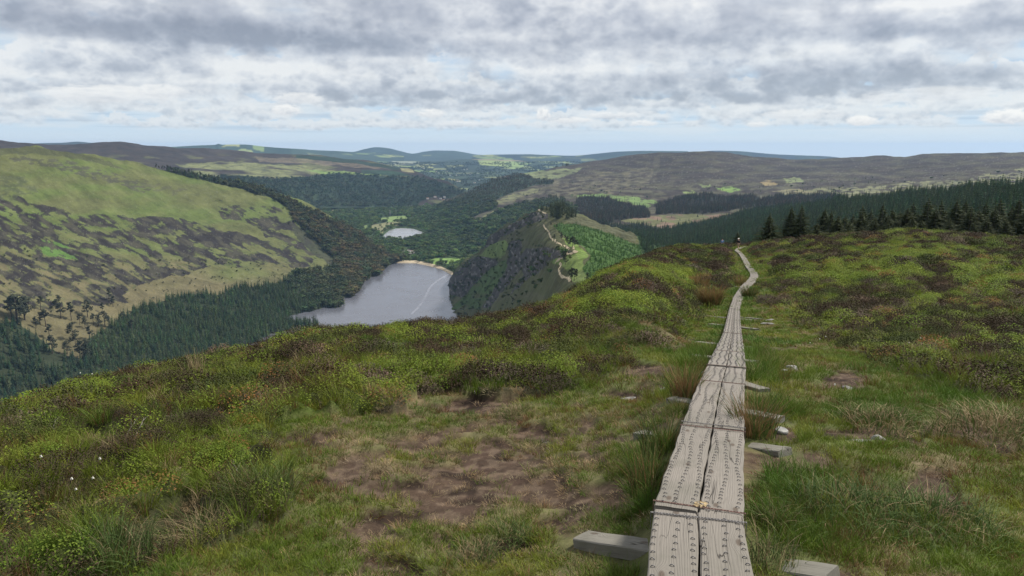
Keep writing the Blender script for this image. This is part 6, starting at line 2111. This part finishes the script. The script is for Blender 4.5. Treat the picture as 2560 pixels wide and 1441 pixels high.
# ------------------------------------------------------------------ houses, tower, cars in the valley
m_white = mat_plain('whitewash', (.72, .70, .66), amount=.05); m_slate = mat_plain('slate', (.10, .10, .12), amount=.15); m_tile = mat_plain('roof_tile', (.25, .14, .11), amount=.15)
m_pane = mat_plain('window_glass', (.03, .035, .045), rough=.2); m_grey = mat_plain('grey_stone', (.22, .21, .19), amount=.2)
def box_me(name, x0, x1, y0, y1, z0, z1, mat):
    v = [(x, y, z) for z in (z0, z1) for (x, y) in ((x0, y0), (x1, y0), (x1, y1), (x0, y1))]
    me = raw_mesh(name, v, [(0, 3, 2, 1), (4, 5, 6, 7), (0, 1, 5, 4), (1, 2, 6, 5), (2, 3, 7, 6), (3, 0, 4, 7)]); me.materials.append(mat); return me
def house_meshes(L, W, H, roof, roofmat, wallmat):
    wl = box_me('wall', -L / 2, L / 2, -W / 2, W / 2, -2, H, wallmat)
    e = .4
    v = [(-L / 2 - e, -W / 2 - e, H - .05), (L / 2 + e, -W / 2 - e, H - .05), (L / 2 + e, W / 2 + e, H - .05), (-L / 2 - e, W / 2 + e, H - .05), (-L / 2 - e, 0, H + roof), (L / 2 + e, 0, H + roof)]
    rf = raw_mesh('roof', v, [(0, 1, 5, 4), (2, 3, 4, 5), (1, 2, 5), (3, 0, 4), (0, 3, 2, 1)]); rf.materials.append(roofmat)
    wins = []
    nw = max(2, int(L / 3))
    for fl in range(max(1, int(H // 2.6))):
        for i in range(nw):
            x = -L / 2 + L * (i + .5) / nw
            wins.append((x, -W / 2 - .03, 1.0 + fl * 2.7))
    ch = box_me('chimney', L * .3 - .4, L * .3 + .4, -.4, .4, H + roof * .5, H + roof + 1.0, wallmat)
    return wl, rf, ch, wins
win_me = box_me('window', -.5, .5, -.04, .04, 0, 1.3, m_pane)
HM = [house_meshes(12, 7, 5, 2.6, m_slate, m_white), house_meshes(16, 8, 3, 2.4, m_slate, m_white), house_meshes(14, 8, 5.4, 2.6, m_tile, m_white), house_meshes(34, 12, 8, 3, m_slate, m_white)]
def house(k, p, rz, label, group):
    r = empty('house', tuple(p), rz); tag(r, label, 'house', group)
    wl, rf, ch, wins = HM[k]
    for nm, me in (('wall', wl), ('roof', rf), ('chimney', ch)):
        o = bpy.data.objects.new(nm, me); COL.objects.link(o); o.parent = r
    for q in wins:
        o = bpy.data.objects.new('window', win_me); COL.objects.link(o); o.parent = r; o.location = q
VH = [(1052, 513, 3, 'long pale hotel building, largest of the valley village'), (1068, 510, 1, None), (1078, 508, 0, None), (1088, 496, 2, None), (1102, 500, 0, None), (1108, 505, 2, None), (1110, 496, 0, None), (1096, 508, 1, None), (1062, 517, 0, None),
      (1085, 512, 0, None), (1070, 500, 2, None), (1028, 518, 1, 'low pale building left of the village hotel'), (1104, 510, 1, None), (1113, 502, 0, None), (1058, 508, 2, None)]
def floor_at(px, py):
    p = at(px, py, -(337.0)); p[2] = -336.0; return p
def floor_pt(px, py):
    dx, dy, t = ray_t(px, py); r = 337.0 / t; return np.array([dx * r, dy * r, -337 + 1.])
for i, (px, py, k, lab) in enumerate(VH):
    p = floor_pt(px, py) if py > 507 else moor.locate(px, py)
    if py <= 507 and abs(moor.PX[:moor.n_front] - px).min() > 4: p = floor_pt(px, py)
    p = p.copy(); p[2] += 5
    house(k, p, RNG.uniform(-.6, .6), lab or 'small pale village house among trees at the valley mouth', 'village houses')
for i in range(22):
    px = RNG.uniform(1040, 1200); py = RNG.uniform(424, 462)
    p = lowland.locate(px, py); p[2] += 9
    house([0, 1, 2][i % 3], p, RNG.uniform(-.8, .8), 'tiny white farmhouse among woods in the hazy lowland', 'farmhouses in the lowland')
# round tower
p = floor_pt(975, 541)
r = empty('round_tower', tuple(p)); tag(r, 'slim grey stone round tower with conical cap beyond the lower lake', 'tower')
v, f, mi = [], [], []; tube_ring(v, f, mi, [(0, 0, -2), (0, 0, 12), (0, 0, 28)], [3.0, 2.7, 2.4], 14)
mesh_obj('shaft', raw_mesh('shaft', v, f, True), m_grey, r)
v, f, mi = [], [], []; tube_ring(v, f, mi, [(0, 0, 28), (0, 0, 33)], [2.7, .05], 14)
mesh_obj('cap', raw_mesh('cap', v, f, True), m_grey, r)
o = mesh_obj('window', box_me('tower_window', -.4, .4, -2.75, -2.4, 20, 21.4, m_pane), None, r)
# cars in the lakeside car park
CC = [((.7, .7, .7), 'white'), ((.35, .36, .38), 'silver'), ((.72, .72, .7), 'white'), ((.05, .07, .15), 'blue'), ((.6, .6, .6), 'silver'), ((.3, .03, .03), 'red'), ((.7, .7, .7), 'white'), ((.02, .02, .02), 'black'), ((.65, .65, .65), 'silver')]
def car(p, rz, c, label):
    r = empty('parked_car', tuple(p), rz); tag(r, label, 'car', 'cars in the lakeside car park')
    m = mat_plain('car_paint', c, rough=.3, amount=.02)
    prof = [(-2.1, .3), (-2.15, .75), (-1.2, .9), (-.6, 1.42), (.9, 1.45), (1.7, .95), (2.15, .85), (2.1, .3)]
    n = len(prof); v = [(x, -.85, z) for x, z in prof] + [(x, .85, z) for x, z in prof]
    f = [tuple(range(n)), tuple(range(2 * n - 1, n - 1, -1))] + [(i, i + n, (i + 1) % n + n, (i + 1) % n) for i in range(n)]
    mesh_obj('body', raw_mesh('car_body', v, f), m, r)
    v = [(-1.05, -.87, .95), (-.55, -.87, 1.36), (.85, -.87, 1.38), (1.4, -.87, .98), (-1.05, .87, .95), (-.55, .87, 1.36), (.85, .87, 1.38), (1.4, .87, .98)]
    mesh_obj('window', raw_mesh('car_window', v, [(0, 1, 2, 3), (7, 6, 5, 4)]), m_pane, r)
    for x in (-1.3, 1.3):
        for y in (-.8, .8):
            v, f, mi = [], [], []
            for s_ in (-.12, .12):
                for k in range(10):
                    a = .628 * k; v.append((x + .32 * math.cos(a), y + s_, .32 + .32 * math.sin(a)))
            f = [(k, (k + 1) % 10, 10 + (k + 1) % 10, 10 + k) for k in range(10)] + [tuple(range(9, -1, -1)), tuple(range(10, 20))]
            mesh_obj('wheel', raw_mesh('wheel', v, f), m_pane, r)
for i, (c, nm) in enumerate(CC):
    p = floor_pt(1008 + i * 4.2, 631.5 - (i % 3) * 1.5); p[2] += 1.2
    car(p, RNG.uniform(-.2, .2) + (1.57 if i % 2 else 0), c, {3: 'dark blue car parked among pale ones behind the lakeside trees', 5: 'red car in the lakeside car park', 7: 'black car in the lakeside car park'}.get(i, nm + ' car in the small car park behind the lakeside trees'))

# ------------------------------------------------------------------ air
def haze():
    x, y0, y1, z0, z1 = 20600, -1500, 20600, -620, 120
    v = [(a, b, c) for c in (z0, z1) for (a, b) in ((-x, y0), (x, y0), (x, y1), (-x, y1))]
    me = raw_mesh('haze', v, [(0, 3, 2, 1), (4, 5, 6, 7), (0, 1, 5, 4), (1, 2, 6, 5), (2, 3, 7, 6), (3, 0, 4, 7)])
    m = bpy.data.materials.new('haze'); m.use_nodes = True
    t = NT(m.node_tree)
    pv = t.n('ShaderNodeVolumePrincipled'); pv.inputs['Color'].default_value = (.40, .64, 1.0, 1); pv.inputs['Density'].default_value = HAZE
    pv.inputs['Anisotropy'].default_value = 0.2
    o_ = t.n('ShaderNodeOutputMaterial'); t.link(pv.outputs[0], o_.inputs['Volume'])
    o = mesh_obj('haze', me, m); o['kind'] = 'stuff'; o['label'] = 'thin blue haze in the air'
HAZE = 3.0e-5
print('TOP', max(max(P_.Z.max() for P_ in (moor, heath, hill, plantation)), 0), len(PVIS) if 'PVIS' in globals() else '')
haze()
